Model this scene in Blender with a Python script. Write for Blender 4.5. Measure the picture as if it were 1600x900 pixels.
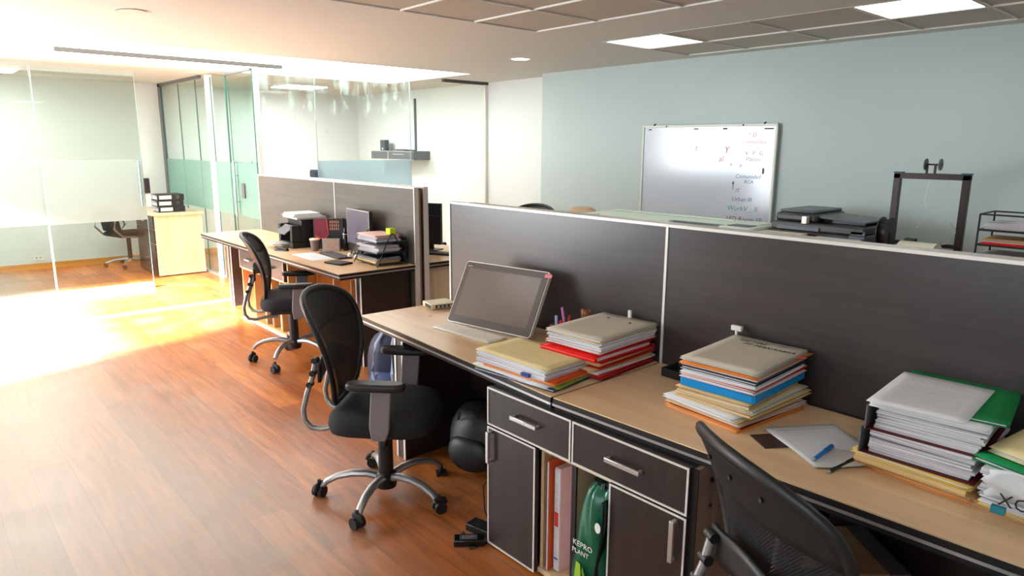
import bpy, math, random
from mathutils import Vector, Matrix
PI = math.pi
for o in list(bpy.data.objects): bpy.data.objects.remove(o)
S = bpy.context.scene; C = S.collection
rnd = random.Random(7)

# ---------------------------------------------------------------- camera
cd = bpy.data.cameras.new('camera'); cam = bpy.data.objects.new('camera', cd); C.objects.link(cam)
yaw, pit, rol = .72475, .20236, .005726
F = Vector((math.sin(yaw)*math.cos(pit), math.cos(yaw)*math.cos(pit), -math.sin(pit)))
R = Vector((math.cos(yaw), -math.sin(yaw), 0)); U = R.cross(F)
R2 = R*math.cos(rol)+U*math.sin(rol); U2 = U*math.cos(rol)-R*math.sin(rol)
cam.matrix_world = Matrix(((R2.x, U2.x, -F.x, 0), (R2.y, U2.y, -F.y, 0), (R2.z, U2.z, -F.z, 1.65), (0, 0, 0, 1)))
cd.sensor_width = 36; cd.lens = 1079/1600*36; cd.clip_start = .05; cd.clip_end = 100
S.camera = cam
# ---------------------------------------------------------------- light
w = bpy.data.worlds.new('sky'); S.world = w; w.use_nodes = True
w.node_tree.nodes['Background'].inputs[0].default_value = (.75, .88, 1, 1)
w.node_tree.nodes['Background'].inputs[1].default_value = 2.0
S.view_settings.view_transform = 'Standard'; S.view_settings.look = 'None'
S.view_settings.exposure = 0.24; S.view_settings.gamma = 1; S.view_settings.use_curve_mapping = False
def lamp(name, kind, loc, direction, energy, col=(1, 1, 1), **kw):
    l = bpy.data.lights.new(name, kind); l.energy = energy; l.color = col
    for k, v in kw.items(): setattr(l, k, v)
    o = bpy.data.objects.new(name, l); C.objects.link(o); o.location = loc
    o.rotation_euler = Vector(direction).to_track_quat('-Z', 'Y').to_euler(); return o
lamp('sun', 'SUN', (-6, 3, 5), (1, .33, -.50), 80, (1, .96, .88), angle=.10)
lamp('window_daylight', 'AREA', (-1.95, 6.95, 1.55), (1, -.12, .0), 200, (.9, .97, 1), shape='RECTANGLE', size=2.6, size_y=1.7)
lamp('near_fill', 'AREA', (-1.95, .6, 1.55), (1, .1, -.1), 30, (.86, .95, 1), shape='RECTANGLE', size=3.0, size_y=1.5)  # added fill light for the near area, no known window there
SUNBAND_GLOW = 5.0; PANEL = 4.5; DOWN = 9.0
H = 2.49                                          # ceiling height

# ---------------------------------------------------------------- materials
def srgb(r, g, b):
    f = lambda c: (c/255/12.92) if c/255 <= .04045 else ((c/255+.055)/1.055)**2.4
    return (f(r), f(g), f(b), 1)
MC = {}
def mat(name, col, rough=.5, metal=0, noise=0, nscale=20, bump=0, bscale=200, spec=.5, emit=0, coat=0):
    if name in MC: return MC[name]
    m = bpy.data.materials.new(name); m.use_nodes = True; MC[name] = m
    n = m.node_tree.nodes; l = m.node_tree.links; b = n['Principled BSDF']
    c = srgb(*col); b.inputs['Base Color'].default_value = c
    b.inputs['Roughness'].default_value = rough; b.inputs['Metallic'].default_value = metal
    b.inputs['Specular IOR Level'].default_value = spec; b.inputs['Coat Weight'].default_value = coat
    tc = n.new('ShaderNodeTexCoord')
    t = n.new('ShaderNodeTexNoise'); t.inputs['Scale'].default_value = nscale; t.inputs['Detail'].default_value = 4
    l.new(tc.outputs['Object'], t.inputs['Vector'])
    mx = n.new('ShaderNodeMix'); mx.data_type = 'RGBA'
    k = 1-max(noise, .03); mx.inputs[6].default_value = (c[0]*k, c[1]*k, c[2]*k, 1)
    k = 1+max(noise, .03)*.6; mx.inputs[7].default_value = (min(c[0]*k, 1), min(c[1]*k, 1), min(c[2]*k, 1), 1)
    l.new(t.outputs['Fac'], mx.inputs[0]); l.new(mx.outputs[2], b.inputs['Base Color'])
    if bump:
        t2 = n.new('ShaderNodeTexNoise'); t2.inputs['Scale'].default_value = bscale; l.new(tc.outputs['Object'], t2.inputs['Vector'])
        bp = n.new('ShaderNodeBump'); bp.inputs['Strength'].default_value = bump; bp.inputs['Distance'].default_value = .003
        l.new(t2.outputs['Fac'], bp.inputs['Height']); l.new(bp.outputs['Normal'], b.inputs['Normal'])
    if emit:
        b.inputs['Emission Color'].default_value = c; b.inputs['Emission Strength'].default_value = emit
    return m
def wood(name, c1, c2, axis='Y', rough=.35, scale=1.0, spec=.5):
    if name in MC: return MC[name]
    m = mat(name, c1, rough, spec=spec); n = m.node_tree.nodes; l = m.node_tree.links; b = n['Principled BSDF']
    tc = n.new('ShaderNodeTexCoord'); mp = n.new('ShaderNodeMapping')
    s = {'X': (1.2, 22, 22), 'Y': (22, 1.2, 22), 'Z': (22, 22, 1.2)}[axis]; mp.inputs['Scale'].default_value = [q*scale for q in s]
    l.new(tc.outputs['Object'], mp.inputs[0]); t = n.new('ShaderNodeTexNoise'); t.inputs['Scale'].default_value = 1.5
    t.inputs['Detail'].default_value = 6; t.inputs['Distortion'].default_value = .6; l.new(mp.outputs[0], t.inputs['Vector'])
    r = n.new('ShaderNodeValToRGB'); r.color_ramp.elements[0].position = .35; r.color_ramp.elements[1].position = .65
    r.color_ramp.elements[0].color = srgb(*c1); r.color_ramp.elements[1].color = srgb(*c2)
    l.new(t.outputs['Fac'], r.inputs[0]); l.new(r.outputs[0], b.inputs['Base Color']); return m
def floor_mat():
    m = mat('laminate planks', (170, 95, 45), .3); n = m.node_tree.nodes; l = m.node_tree.links; b = n['Principled BSDF']
    tc = n.new('ShaderNodeTexCoord'); mp = n.new('ShaderNodeMapping'); mp.inputs['Rotation'].default_value = (0, 0, PI/2)
    l.new(tc.outputs['Object'], mp.inputs[0])
    def brick(c1, c2, mo, ms):
        t = n.new('ShaderNodeTexBrick'); t.offset = .37; t.inputs['Scale'].default_value = 1
        t.inputs['Brick Width'].default_value = 1.22; t.inputs['Row Height'].default_value = .165
        t.inputs['Mortar Size'].default_value = ms; t.inputs['Mortar Smooth'].default_value = .1; t.inputs['Bias'].default_value = 0
        t.inputs['Color1'].default_value = c1; t.inputs['Color2'].default_value = c2; t.inputs['Mortar'].default_value = mo
        l.new(mp.outputs[0], t.inputs['Vector']); return t
    k = brick(srgb(208, 126, 56), srgb(166, 92, 38), srgb(96, 50, 20), .0012)
    mp2 = n.new('ShaderNodeMapping'); mp2.inputs['Scale'].default_value = (16, 1.3, 1); l.new(tc.outputs['Object'], mp2.inputs[0])
    t = n.new('ShaderNodeTexNoise'); t.inputs['Scale'].default_value = 1.4; t.inputs['Detail'].default_value = 7; t.inputs['Distortion'].default_value = 1.4
    l.new(mp2.outputs[0], t.inputs['Vector'])
    r = n.new('ShaderNodeValToRGB'); r.color_ramp.elements[0].position = .3; r.color_ramp.elements[1].position = .7
    r.color_ramp.elements[0].color = (.5, .42, .38, 1); r.color_ramp.elements[1].color = (1.15, 1.12, 1.1, 1)
    l.new(t.outputs['Fac'], r.inputs[0])
    mx = n.new('ShaderNodeMix'); mx.data_type = 'RGBA'; mx.blend_type = 'MULTIPLY'; mx.inputs[0].default_value = .85
    l.new(k.outputs['Color'], mx.inputs[6]); l.new(r.outputs[0], mx.inputs[7])
    # dried mop marks and dust, plus pale sheen put into the colour
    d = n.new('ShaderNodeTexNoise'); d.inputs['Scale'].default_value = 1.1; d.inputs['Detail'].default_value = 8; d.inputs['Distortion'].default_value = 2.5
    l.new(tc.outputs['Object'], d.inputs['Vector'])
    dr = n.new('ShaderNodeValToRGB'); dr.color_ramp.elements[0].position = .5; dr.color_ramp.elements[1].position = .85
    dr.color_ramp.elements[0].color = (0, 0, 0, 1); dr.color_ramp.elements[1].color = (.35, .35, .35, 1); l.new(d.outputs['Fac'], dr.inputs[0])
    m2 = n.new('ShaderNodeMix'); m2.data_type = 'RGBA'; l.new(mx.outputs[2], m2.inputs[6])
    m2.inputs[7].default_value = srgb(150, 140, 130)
    sx = n.new('ShaderNodeSeparateXYZ'); l.new(tc.outputs['Object'], sx.inputs[0])       # lane where dusty film and window haze are mixed into the colour
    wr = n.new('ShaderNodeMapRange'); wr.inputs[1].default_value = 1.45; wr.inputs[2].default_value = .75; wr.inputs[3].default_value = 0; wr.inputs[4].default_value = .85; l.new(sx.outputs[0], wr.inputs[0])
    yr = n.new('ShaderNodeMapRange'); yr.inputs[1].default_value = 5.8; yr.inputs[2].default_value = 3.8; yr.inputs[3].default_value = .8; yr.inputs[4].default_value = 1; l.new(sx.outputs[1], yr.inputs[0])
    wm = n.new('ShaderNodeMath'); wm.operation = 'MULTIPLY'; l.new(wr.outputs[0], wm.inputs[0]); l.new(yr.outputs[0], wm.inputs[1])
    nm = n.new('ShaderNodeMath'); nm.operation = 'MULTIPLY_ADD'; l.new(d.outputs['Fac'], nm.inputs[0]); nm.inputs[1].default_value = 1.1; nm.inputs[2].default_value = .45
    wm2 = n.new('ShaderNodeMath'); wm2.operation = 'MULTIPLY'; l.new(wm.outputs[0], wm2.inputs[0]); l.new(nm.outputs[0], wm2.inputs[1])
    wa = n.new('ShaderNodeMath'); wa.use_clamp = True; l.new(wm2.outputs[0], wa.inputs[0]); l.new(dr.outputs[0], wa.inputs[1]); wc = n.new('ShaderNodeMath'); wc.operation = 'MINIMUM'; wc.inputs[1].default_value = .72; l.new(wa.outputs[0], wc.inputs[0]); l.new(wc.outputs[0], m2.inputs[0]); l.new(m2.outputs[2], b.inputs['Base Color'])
    mr = n.new('ShaderNodeMapRange'); mr.inputs[3].default_value = .28; mr.inputs[4].default_value = .48; l.new(d.outputs['Fac'], mr.inputs[0])
    l.new(mr.outputs[0], b.inputs['Roughness'])
    k2 = brick((1, 1, 1, 1), (1, 1, 1, 1), (0, 0, 0, 1), .002)
    bp = n.new('ShaderNodeBump'); bp.inputs['Strength'].default_value = .5; bp.inputs['Distance'].default_value = .001
    l.new(k2.outputs['Color'], bp.inputs['Height']); l.new(bp.outputs[0], b.inputs['Normal'])
    b.inputs['Specular IOR Level'].default_value = .8
    return m
def glass_mat(name, tint, refl=.08, dirt=0, frost=0, fcol=(200, 225, 220)):
    m = bpy.data.materials.new(name); m.use_nodes = True; n = m.node_tree.nodes; l = m.node_tree.links
    n.remove(n['Principled BSDF']); out = n['Material Output']
    tr = n.new('ShaderNodeBsdfTransparent'); tr.inputs[0].default_value = srgb(*tint)
    gl = n.new('ShaderNodeBsdfGlossy'); gl.inputs['Roughness'].default_value = .02
    lw = n.new('ShaderNodeLayerWeight'); pw = n.new('ShaderNodeMath'); pw.operation = 'POWER'; l.new(lw.outputs['Facing'], pw.inputs[0]); pw.inputs[1].default_value = 5
    fr = n.new('ShaderNodeMath'); fr.operation = 'MULTIPLY_ADD'; l.new(pw.outputs[0], fr.inputs[0]); fr.inputs[1].default_value = .5; fr.inputs[2].default_value = .03
    mx = n.new('ShaderNodeMixShader'); l.new(fr.outputs[0], mx.inputs[0]); l.new(tr.outputs[0], mx.inputs[1]); l.new(gl.outputs[0], mx.inputs[2])
    last = mx
    df = n.new('ShaderNodeBsdfDiffuse'); df.inputs[0].default_value = srgb(*fcol)
    tl = n.new('ShaderNodeBsdfTranslucent'); tl.inputs[0].default_value = srgb(*fcol)
    ds = n.new('ShaderNodeMixShader'); ds.inputs[0].default_value = .5; l.new(df.outputs[0], ds.inputs[1]); l.new(tl.outputs[0], ds.inputs[2])
    if frost:
        m3 = n.new('ShaderNodeMixShader'); m3.inputs[0].default_value = frost; l.new(last.outputs[0], m3.inputs[1]); l.new(ds.outputs[0], m3.inputs[2]); last = m3
    if dirt:
        tc = n.new('ShaderNodeTexCoord'); mp = n.new('ShaderNodeMapping'); mp.inputs['Scale'].default_value = (6, 6, 2.6)
        l.new(tc.outputs['Object'], mp.inputs[0]); t = n.new('ShaderNodeTexNoise'); t.inputs['Scale'].default_value = 1.6
        t.inputs['Detail'].default_value = 9; t.inputs['Roughness'].default_value = .65; l.new(mp.outputs[0], t.inputs['Vector'])
        sp = n.new('ShaderNodeSeparateXYZ'); l.new(tc.outputs['Object'], sp.inputs[0])
        zr = n.new('ShaderNodeMapRange'); zr.inputs[1].default_value = 1.5; zr.inputs[2].default_value = 2.42; zr.inputs[3].default_value = -.16; zr.inputs[4].default_value = .09; l.new(sp.outputs[2], zr.inputs[0])
        ad = n.new('ShaderNodeMath'); l.new(t.outputs['Fac'], ad.inputs[0]); l.new(zr.outputs[0], ad.inputs[1])
        rr = n.new('ShaderNodeMapRange'); rr.inputs[1].default_value = .53; rr.inputs[2].default_value = .78; rr.inputs[4].default_value = dirt; l.new(ad.outputs[0], rr.inputs[0])
        m4 = n.new('ShaderNodeMixShader'); l.new(rr.outputs[0], m4.inputs[0]); l.new(last.outputs[0], m4.inputs[1]); l.new(ds.outputs[0], m4.inputs[2]); last = m4
    l.new(last.outputs[0], out.inputs[0]); return m
def pages_mat(name, c1, c2, scale=420):
    m = mat(name, c1, .8, spec=.2); n = m.node_tree.nodes; l = m.node_tree.links; b = n['Principled BSDF']
    tc = n.new('ShaderNodeTexCoord'); mp = n.new('ShaderNodeMapping'); mp.inputs['Scale'].default_value = (3, 3, scale)
    l.new(tc.outputs['Object'], mp.inputs[0]); t = n.new('ShaderNodeTexNoise'); t.inputs['Scale'].default_value = 1; t.inputs['Detail'].default_value = 3
    l.new(mp.outputs[0], t.inputs['Vector']); r = n.new('ShaderNodeValToRGB')
    r.color_ramp.elements[0].position = .36; r.color_ramp.elements[1].position = .58
    r.color_ramp.elements[0].color = srgb(*c2); r.color_ramp.elements[1].color = srgb(*c1)
    l.new(t.outputs['Fac'], r.inputs[0]); l.new(r.outputs[0], b.inputs['Base Color']); return m
def mesh_mat(name, scale=260, col=(28, 28, 32), thr=.25):
    m = mat(name, col, .6); n = m.node_tree.nodes; l = m.node_tree.links; b = n['Principled BSDF']; out = n['Material Output']
    tc = n.new('ShaderNodeTexCoord'); mp = n.new('ShaderNodeMapping'); l.new(tc.outputs['Object'], mp.inputs[0])
    mp.inputs['Scale'].default_value = (scale, scale, scale)
    sp = n.new('ShaderNodeSeparateXYZ'); l.new(mp.outputs[0], sp.inputs[0])
    def sn(i):
        s = n.new('ShaderNodeMath'); s.operation = 'SINE'; l.new(sp.outputs[i], s.inputs[0]); return s
    a = sn(1); c = sn(2); mu = n.new('ShaderNodeMath'); mu.operation = 'MULTIPLY'; l.new(a.outputs[0], mu.inputs[0]); l.new(c.outputs[0], mu.inputs[1])
    g = n.new('ShaderNodeMath'); g.operation = 'GREATER_THAN'; g.inputs[1].default_value = thr; l.new(mu.outputs[0], g.inputs[0])
    tr = n.new('ShaderNodeBsdfTransparent'); mx = n.new('ShaderNodeMixShader')
    l.new(g.outputs[0], mx.inputs[0]); l.new(b.outputs[0], mx.inputs[1]); l.new(tr.outputs[0], mx.inputs[2]); l.new(mx.outputs[0], out.inputs[0]); return m

WALL = mat('wall paint', (214, 219, 217), .6, noise=.02, nscale=2)
WALL_DIM = mat('wall paint in dimmer light', (184, 198, 198), .6, noise=.02, nscale=2)  # same wall paint, with the dimmer light on this side put into colour
CEIL = mat('ceiling paint', (208, 211, 206), .75, noise=.015, nscale=2)
TILE = mat('ceiling tile', (188, 186, 176), .9, noise=.05, nscale=30, bump=.1)
TBAR = mat('ceiling grid', (222, 222, 216), .5)
TDARK = mat('ceiling shadow gap', (60, 58, 54), .8)
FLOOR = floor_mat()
BASEW = wood('baseboard wood', (196, 128, 52), (214, 150, 72), 'X', .4)
MAPLE = wood('maple laminate top', (222, 182, 138), (234, 200, 160), 'Y', .28, .6)
MAPLEX = wood('maple laminate panel', (222, 196, 158), (234, 214, 182), 'Z', .4, .5)
INNER = wood('cabinet interior wood', (196, 164, 128), (208, 178, 142), 'Z', .5, .5)
WENGE = wood('dark wenge laminate', (44, 34, 33), (54, 43, 41), 'Z', .33, .8)
PART = wood('partition dark laminate', (54, 47, 48), (62, 54, 54), 'Y', .30, .8, .6)
EDGE = mat('black edge band', (30, 27, 28), .4)
ALU = mat('brushed aluminium', (205, 200, 198), .3, .75, noise=.05, nscale=60)
ALUW = mat('pale aluminium trim', (225, 219, 214), .35, .2)
CHROME = mat('polished steel', (205, 207, 210), .14, 1)
STEEL = mat('grey metallic paint', (168, 166, 168), .32, .7)
ARMG = mat('grey plastic arm', (128, 116, 118), .42)
BLKP = mat('black plastic', (26, 25, 27), .42)
BLKR = mat('black rubber plastic', (22, 22, 24), .6)
BLKS = mat('glossy black plastic', (20, 20, 22), .18)
GRYP = mat('dark grey plastic', (86, 88, 92), .45)
LGRY = mat('light grey plastic', (176, 176, 174), .45)
FABR = mat('black seat fabric', (24, 24, 27), .85, bump=.4, bscale=700, noise=.1, nscale=300)
MESHB = mesh_mat('black chair mesh', 700, (30, 30, 33), .35)
WHT = mat('white plastic', (228, 226, 218), .4)
CREAM = mat('cream plastic', (222, 208, 178), .45)
PAPER = mat('white paper', (226, 226, 228), .8, noise=.02, spec=.2)
PAGES = pages_mat('white page edges', (230, 228, 232), (166, 160, 172))
PAGEK = pages_mat('cream page edges', (226, 206, 172), (170, 140, 100), 300)
PAGER = pages_mat('reddish page edges', (186, 70, 58), (120, 30, 28), 300)
INK = mat('black ink', (30, 28, 28), .6)
GINK = mat('grey print', (150, 148, 150), .8)
LINK = mat('pencil grey print', (120, 118, 130), .8)
def card(n, c, rough=.65): return mat(n+' card', c, rough, noise=.04, nscale=12, spec=.3)

# ---------------------------------------------------------------- geometry helpers
class G:
    def __init__(s): s.v = []; s.f = []; s.mi = []
    def add(s, vs, fs, mi=0, M=None):
        k = len(s.v)
        s.v += [tuple(M @ Vector(v)) if M else tuple(v) for v in vs]
        s.f += [tuple(k+i for i in f) for f in fs]; s.mi += [mi]*len(fs); return s
    def box(s, lo, hi, mi=0, M=None):
        x0, y0, z0 = lo; x1, y1, z1 = hi
        return s.add([(x0, y0, z0), (x1, y0, z0), (x1, y1, z0), (x0, y1, z0), (x0, y0, z1), (x1, y0, z1), (x1, y1, z1), (x0, y1, z1)],
                     [(0, 3, 2, 1), (4, 5, 6, 7), (0, 1, 5, 4), (1, 2, 6, 5), (2, 3, 7, 6), (3, 0, 4, 7)], mi, M)
    def cbox(s, c, sz, mi=0, M=None):
        return s.box([c[i]-sz[i]/2 for i in range(3)], [c[i]+sz[i]/2 for i in range(3)], mi, M)
    def prism(s, poly, z0, z1, mi=0, M=None):
        n = len(poly)
        return s.add([(x, y, z0) for x, y in poly]+[(x, y, z1) for x, y in poly],
                     [tuple(range(n))[::-1], tuple(range(n, 2*n))]+[(i, (i+1) % n, n+(i+1) % n, n+i) for i in range(n)], mi, M)
    def tube(s, pts, r, n=10, mi=0, flat=1.0, up=(0, 0, 1), M=None, closed=False):
        P = [Vector(p) for p in pts]; N = len(P); rs = r if isinstance(r, (list, tuple)) else [r]*N
        vs = []; fs = []
        for i, p in enumerate(P):
            t = (P[(i+1) % N]-P[i-1]) if closed else (P[min(i+1, N-1)]-P[max(i-1, 0)])
            t.normalize(); u = Vector(up)
            if abs(t.dot(u)) > .97: u = Vector((1, 0, 0)) if abs(t.x) < .9 else Vector((0, 1, 0))
            a = t.cross(u).normalized(); b = a.cross(t).normalized()
            for k in range(n):
                q = 2*PI*k/n; vs.append(p+a*math.cos(q)*rs[i]+b*math.sin(q)*rs[i]*flat)
        for i in range(N if closed else N-1):
            for k in range(n):
                j = (i+1) % N; fs.append((i*n+k, i*n+(k+1) % n, j*n+(k+1) % n, j*n+k))
        if not closed: fs += [tuple(range(n))[::-1], tuple(range((N-1)*n, N*n))]
        return s.add(vs, fs, mi, M)
    def lathe(s, prof, c=(0, 0, 0), n=24, mi=0, M=None):
        vs = []; fs = []
        for r, z in prof: vs += [(c[0]+r*math.cos(2*PI*k/n), c[1]+r*math.sin(2*PI*k/n), c[2]+z) for k in range(n)]
        m = len(prof)
        for i in range(m-1):
            for k in range(n): fs.append((i*n+k, i*n+(k+1) % n, (i+1)*n+(k+1) % n, (i+1)*n+k))
        fs += [tuple(range(n))[::-1], tuple(range((m-1)*n, m*n))]
        return s.add(vs, fs, mi, M)
    def cyl(s, a, b, r, n=16, mi=0, M=None): return s.tube([a, b], r, n, mi, M=M)
    def grid(s, fn, nu, nv, mi=0, M=None):
        vs = [fn(i/nu, j/nv) for j in range(nv+1) for i in range(nu+1)]
        return s.add(vs, [(j*(nu+1)+i, j*(nu+1)+i+1, (j+1)*(nu+1)+i+1, (j+1)*(nu+1)+i) for j in range(nv) for i in range(nu)], mi, M)
def obj(name, g, mats, parent=None, bev=0, smooth=35, loc=None, rot=None, solid=0, sub=0):
    me = bpy.data.meshes.new(name); me.from_pydata(g.v, [], g.f); me.update()
    for m in (mats if isinstance(mats, (list, tuple)) else [mats]): me.materials.append(m)
    me.polygons.foreach_set('material_index', g.mi)
    if smooth:
        me.polygons.foreach_set('use_smooth', [True]*len(me.polygons)); me.set_sharp_from_angle(angle=math.radians(smooth))
    o = bpy.data.objects.new(name, me); C.objects.link(o)
    if parent: o.parent = parent
    if loc: o.location = loc
    if rot: o.rotation_euler = rot
    if solid: md = o.modifiers.new('thickness', 'SOLIDIFY'); md.thickness = solid; md.offset = 0
    if bev: md = o.modifiers.new('bevel', 'BEVEL'); md.width = bev; md.segments = 2; md.limit_method = 'ANGLE'
    if sub: md = o.modifiers.new('subdivision', 'SUBSURF'); md.levels = sub; md.render_levels = sub
    return o
def thing(name, label, cat, loc=(0, 0, 0), rz=0, group=None):
    o = bpy.data.objects.new(name, None); C.objects.link(o); o.empty_display_size = .05
    o.location = loc; o.rotation_euler = (0, 0, rz); o['label'] = label; o['category'] = cat
    if group: o['group'] = group
    return o
def tag(o, label, cat, group=None):
    o['label'] = label; o['category'] = cat
    if group: o['group'] = group
    return o
def struct(name, g, m, **k):
    k.setdefault('smooth', 0); o = obj(name, g, m, **k); o['kind'] = 'structure'; return o
def dup(root, loc, rz, label, group=None):
    def cp(o, par):
        c = o.copy(); C.objects.link(c); c.parent = par
        for ch in o.children: cp(ch, c)
        return c
    r = cp(root, None); r.location = loc; r.rotation_euler = (0, 0, rz); r['label'] = label
    if group: r['group'] = group
    return r
def text(name, s, size, m, parent, loc, rot, align='LEFT', ext=.0003, shear=0):
    cu = bpy.data.curves.new(name, 'FONT'); cu.body = s; cu.size = size; cu.extrude = ext; cu.align_x = align; cu.shear = shear; cu.resolution_u = 2
    t = bpy.data.objects.new(name, cu); C.objects.link(t)
    dg = bpy.context.evaluated_depsgraph_get(); me = bpy.data.meshes.new_from_object(t.evaluated_get(dg))
    bpy.data.objects.remove(t); me.materials.clear(); me.materials.append(m)
    o = bpy.data.objects.new(name, me); C.objects.link(o); o.parent = parent; o.location = loc; o.rotation_euler = rot; return o
FACE = (PI/2, 0, -PI/2)            # lettering on a surface that faces -x

# ================================================================ SETTING
XL, YB, YF, XR, XR2 = -2.0, -2.4, 11.0, 5.88, 6.15
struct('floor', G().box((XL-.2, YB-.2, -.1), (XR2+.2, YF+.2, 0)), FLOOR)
struct('wall_right', G().box((XR, YB-.2, 0), (XR+.2, 6.12, H)).box((XR+.2, 6.0, 0), (XR+.47, 6.12, H)), WALL_DIM)
struct('wall_rear_right', G().box((XR2, 6.12, 0), (XR2+.2, YF+.2, H)), WALL)
struct('wall_back', G().box((XL-.2, YF, 0), (XR2+.2, YF+.2, H)), WALL)
struct('wall_front', G().box((XL-.2, YB-.2, 0), (XR2, YB, H)), WALL)
g = G()                                                             # left wall, out of frame: one window, one added fill opening
for a, b, c, d in ((YB, -1, 0, H), (-1, 2.2, 0, .75), (-1, 2.2, 2.3, H), (2.2, 5.0, 0, H), (5.0, 8.3, 0, .1), (5.0, 8.3, 2.44, H), (8.3, YF+.1, 0, H)):
    g.box((XL-.2, a, c), (XL, b, d))
struct('wall_left', g, WALL)
struct('window_1', G().box((XL-.15, 5.0, .1), (XL-.1, 8.3, .15)).box((XL-.15, 5.0, 2.39), (XL-.1, 8.3, 2.44)).box((XL-.15, 5.0, .15), (XL-.1, 5.05, 2.39)).box((XL-.15, 8.25, .15), (XL-.1, 8.3, 2.39)), ALU)
struct('trim_11', G().box((XL-1.6, -2.0, 2.34), (XL-.2, 3.2, 2.40)).box((XL-1.6, -2.0, 0), (XL-1.5, 3.2, 2.34)), WALL)  # unseen hood added outside to keep sun out of the fill opening
struct('fill_opening', G().box((XL-.15, -1, .75), (XL-.1, 2.2, .8)).box((XL-.15, -1, 2.25), (XL-.1, 2.2, 2.3)).box((XL-.15, -1, .8), (XL-.1, -.95, 2.25)).box((XL-.15, 2.15, .8), (XL-.1, 2.2, 2.25)), ALU)  # unseen opening added for fill light in the near area
# ceiling: plaster with two recessed tile fields and a glowing strip for reflected sun
AX = [-1.05, -.45, .15, .75, 1.35, 1.95, 2.55, 3.15, 3.75]; BX = [4.48, 5.09, 5.70]
TY = [-1.6, -1.0, -.4, .2, .8, 1.4, 1.99, 2.67, 3.37, 3.97]
SUNBAND = (XL+.1, 5.3, 6.75, 8.55)
xs = sorted({XL-.2, SUNBAND[0], AX[0], AX[-1], BX[0], SUNBAND[1], BX[-1], XR2+.2}); ys = sorted({YB-.2, TY[0], TY[-1], SUNBAND[2], SUNBAND[3], YF+.2})
def hole(x, y):
    return (AX[0] < x < AX[-1] and TY[0] < y < TY[-1]) or (BX[0] < x < BX[-1] and TY[0] < y < TY[-1]) or (SUNBAND[0] < x < SUNBAND[1] and SUNBAND[2] < y < SUNBAND[3])
g = G()
for i in range(len(xs)-1):
    for j in range(len(ys)-1):
        if not hole((xs[i]+xs[i+1])/2, (ys[j]+ys[j+1])/2): g.box((xs[i], ys[j], H), (xs[i+1], ys[j+1], H+.12))
struct('ceiling', g, CEIL)
OFF = [(.6, 1.2, 9.6, 10.2), (4.2, 4.8, 9.4, 10.0)]
LIGHTS = [(BX[0], BX[1], TY[8], TY[9]), (BX[0], BX[1], TY[5], TY[6]), (BX[0], BX[1], TY[2], TY[3]), (AX[2], AX[3], TY[5], TY[6]), (AX[2], AX[3], TY[8], TY[9]), (AX[5], AX[6], TY[2], TY[3])]  # first two are real panels; the others are unseen ones added as fill
for n_, X_ in (('trim_1', AX), ('trim_2', BX)):
    g = G()
    for i in range(len(X_)-1):
        for j in range(len(TY)-1):
            if (X_[i], X_[i+1], TY[j], TY[j+1]) in LIGHTS: continue
            g.box((X_[i]+.009, TY[j]+.009, H+.008), (X_[i+1]-.009, TY[j+1]-.009, H+.03), 0)
    for x in X_: g.box((x-.006, TY[0], H-.002), (x+.006, TY[-1], H+.035), 1)
    for y in TY: g.box((X_[0], y-.006, H-.001), (X_[-1], y+.006, H+.034), 1)
    g.box((X_[0], TY[0], H+.045), (X_[-1], TY[-1], H+.06), 2)
    struct(n_, g, [TILE, TBAR, TDARK])
def emat(name, col, st):
    m = bpy.data.materials.new(name); m.use_nodes = True; b = m.node_tree.nodes['Principled BSDF']
    b.inputs['Base Color'].default_value = (.8, .8, .8, 1); b.inputs['Emission Color'].default_value = (*col, 1); b.inputs['Emission Strength'].default_value = st; return m
struct('glow_strip', G().box((SUNBAND[0], SUNBAND[2], H+.04), (SUNBAND[1], SUNBAND[3], H+.06)), emat('reflected sun glow', (.93, 1, .98), SUNBAND_GLOW))  # added glow in place of sun reflected up from the floor
PANM = emat('lit diffuser', (.96, 1, .98), PANEL)
for k, (a, b, c, d) in enumerate(LIGHTS):
    lb = ['square ceiling light panel nearest the recessed round lamp', 'square ceiling light panel cut by the top edge at right', 'added fill light panel over the far desks, out of view', 'added fill light panel behind the camera', 'added unseen fill light panel over the walkway', 'added unseen fill light panel over the near desks'][k]
    t = thing('ceiling_light_panel', lb, 'ceiling light', ((a+b)/2, (c+d)/2, H), 0, 'square ceiling light panels')
    sx, sy = (b-a)/2-.012, (d-c)/2-.012
    g = G().box((-sx, -sy, -.001), (sx, -sy+.012, .03)).box((-sx, sy-.012, -.001), (sx, sy, .03)).box((-sx, -sy, -.001), (-sx+.012, sy, .03)).box((sx-.012, -sy, -.001), (sx, sy, .03))
    obj('frame', g, TBAR, t); obj('diffuser', G().box((-sx+.012, -sy+.012, .004), (sx-.012, sy-.012, .02)), PANM, t)
for k, (a, b, c, d) in enumerate(OFF):
    t = thing('ceiling_light_panel', ['surface ceiling light panel in the left glass office', 'surface ceiling light panel in the right glass office'][k], 'ceiling light', ((a+b)/2, (c+d)/2, H), 0, 'office ceiling light panels')
    obj('frame', G().box((-.31, -.31, -.03), (.31, .31, 0)), TBAR, t); obj('diffuser', G().box((-.29, -.29, -.034), (.29, .29, -.0301)), emat('bright office diffuser', (.96, 1, .98), 34 if k == 0 else 55), t)
DM = emat('lit downlight lens', (1, .99, .95), DOWN)
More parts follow.
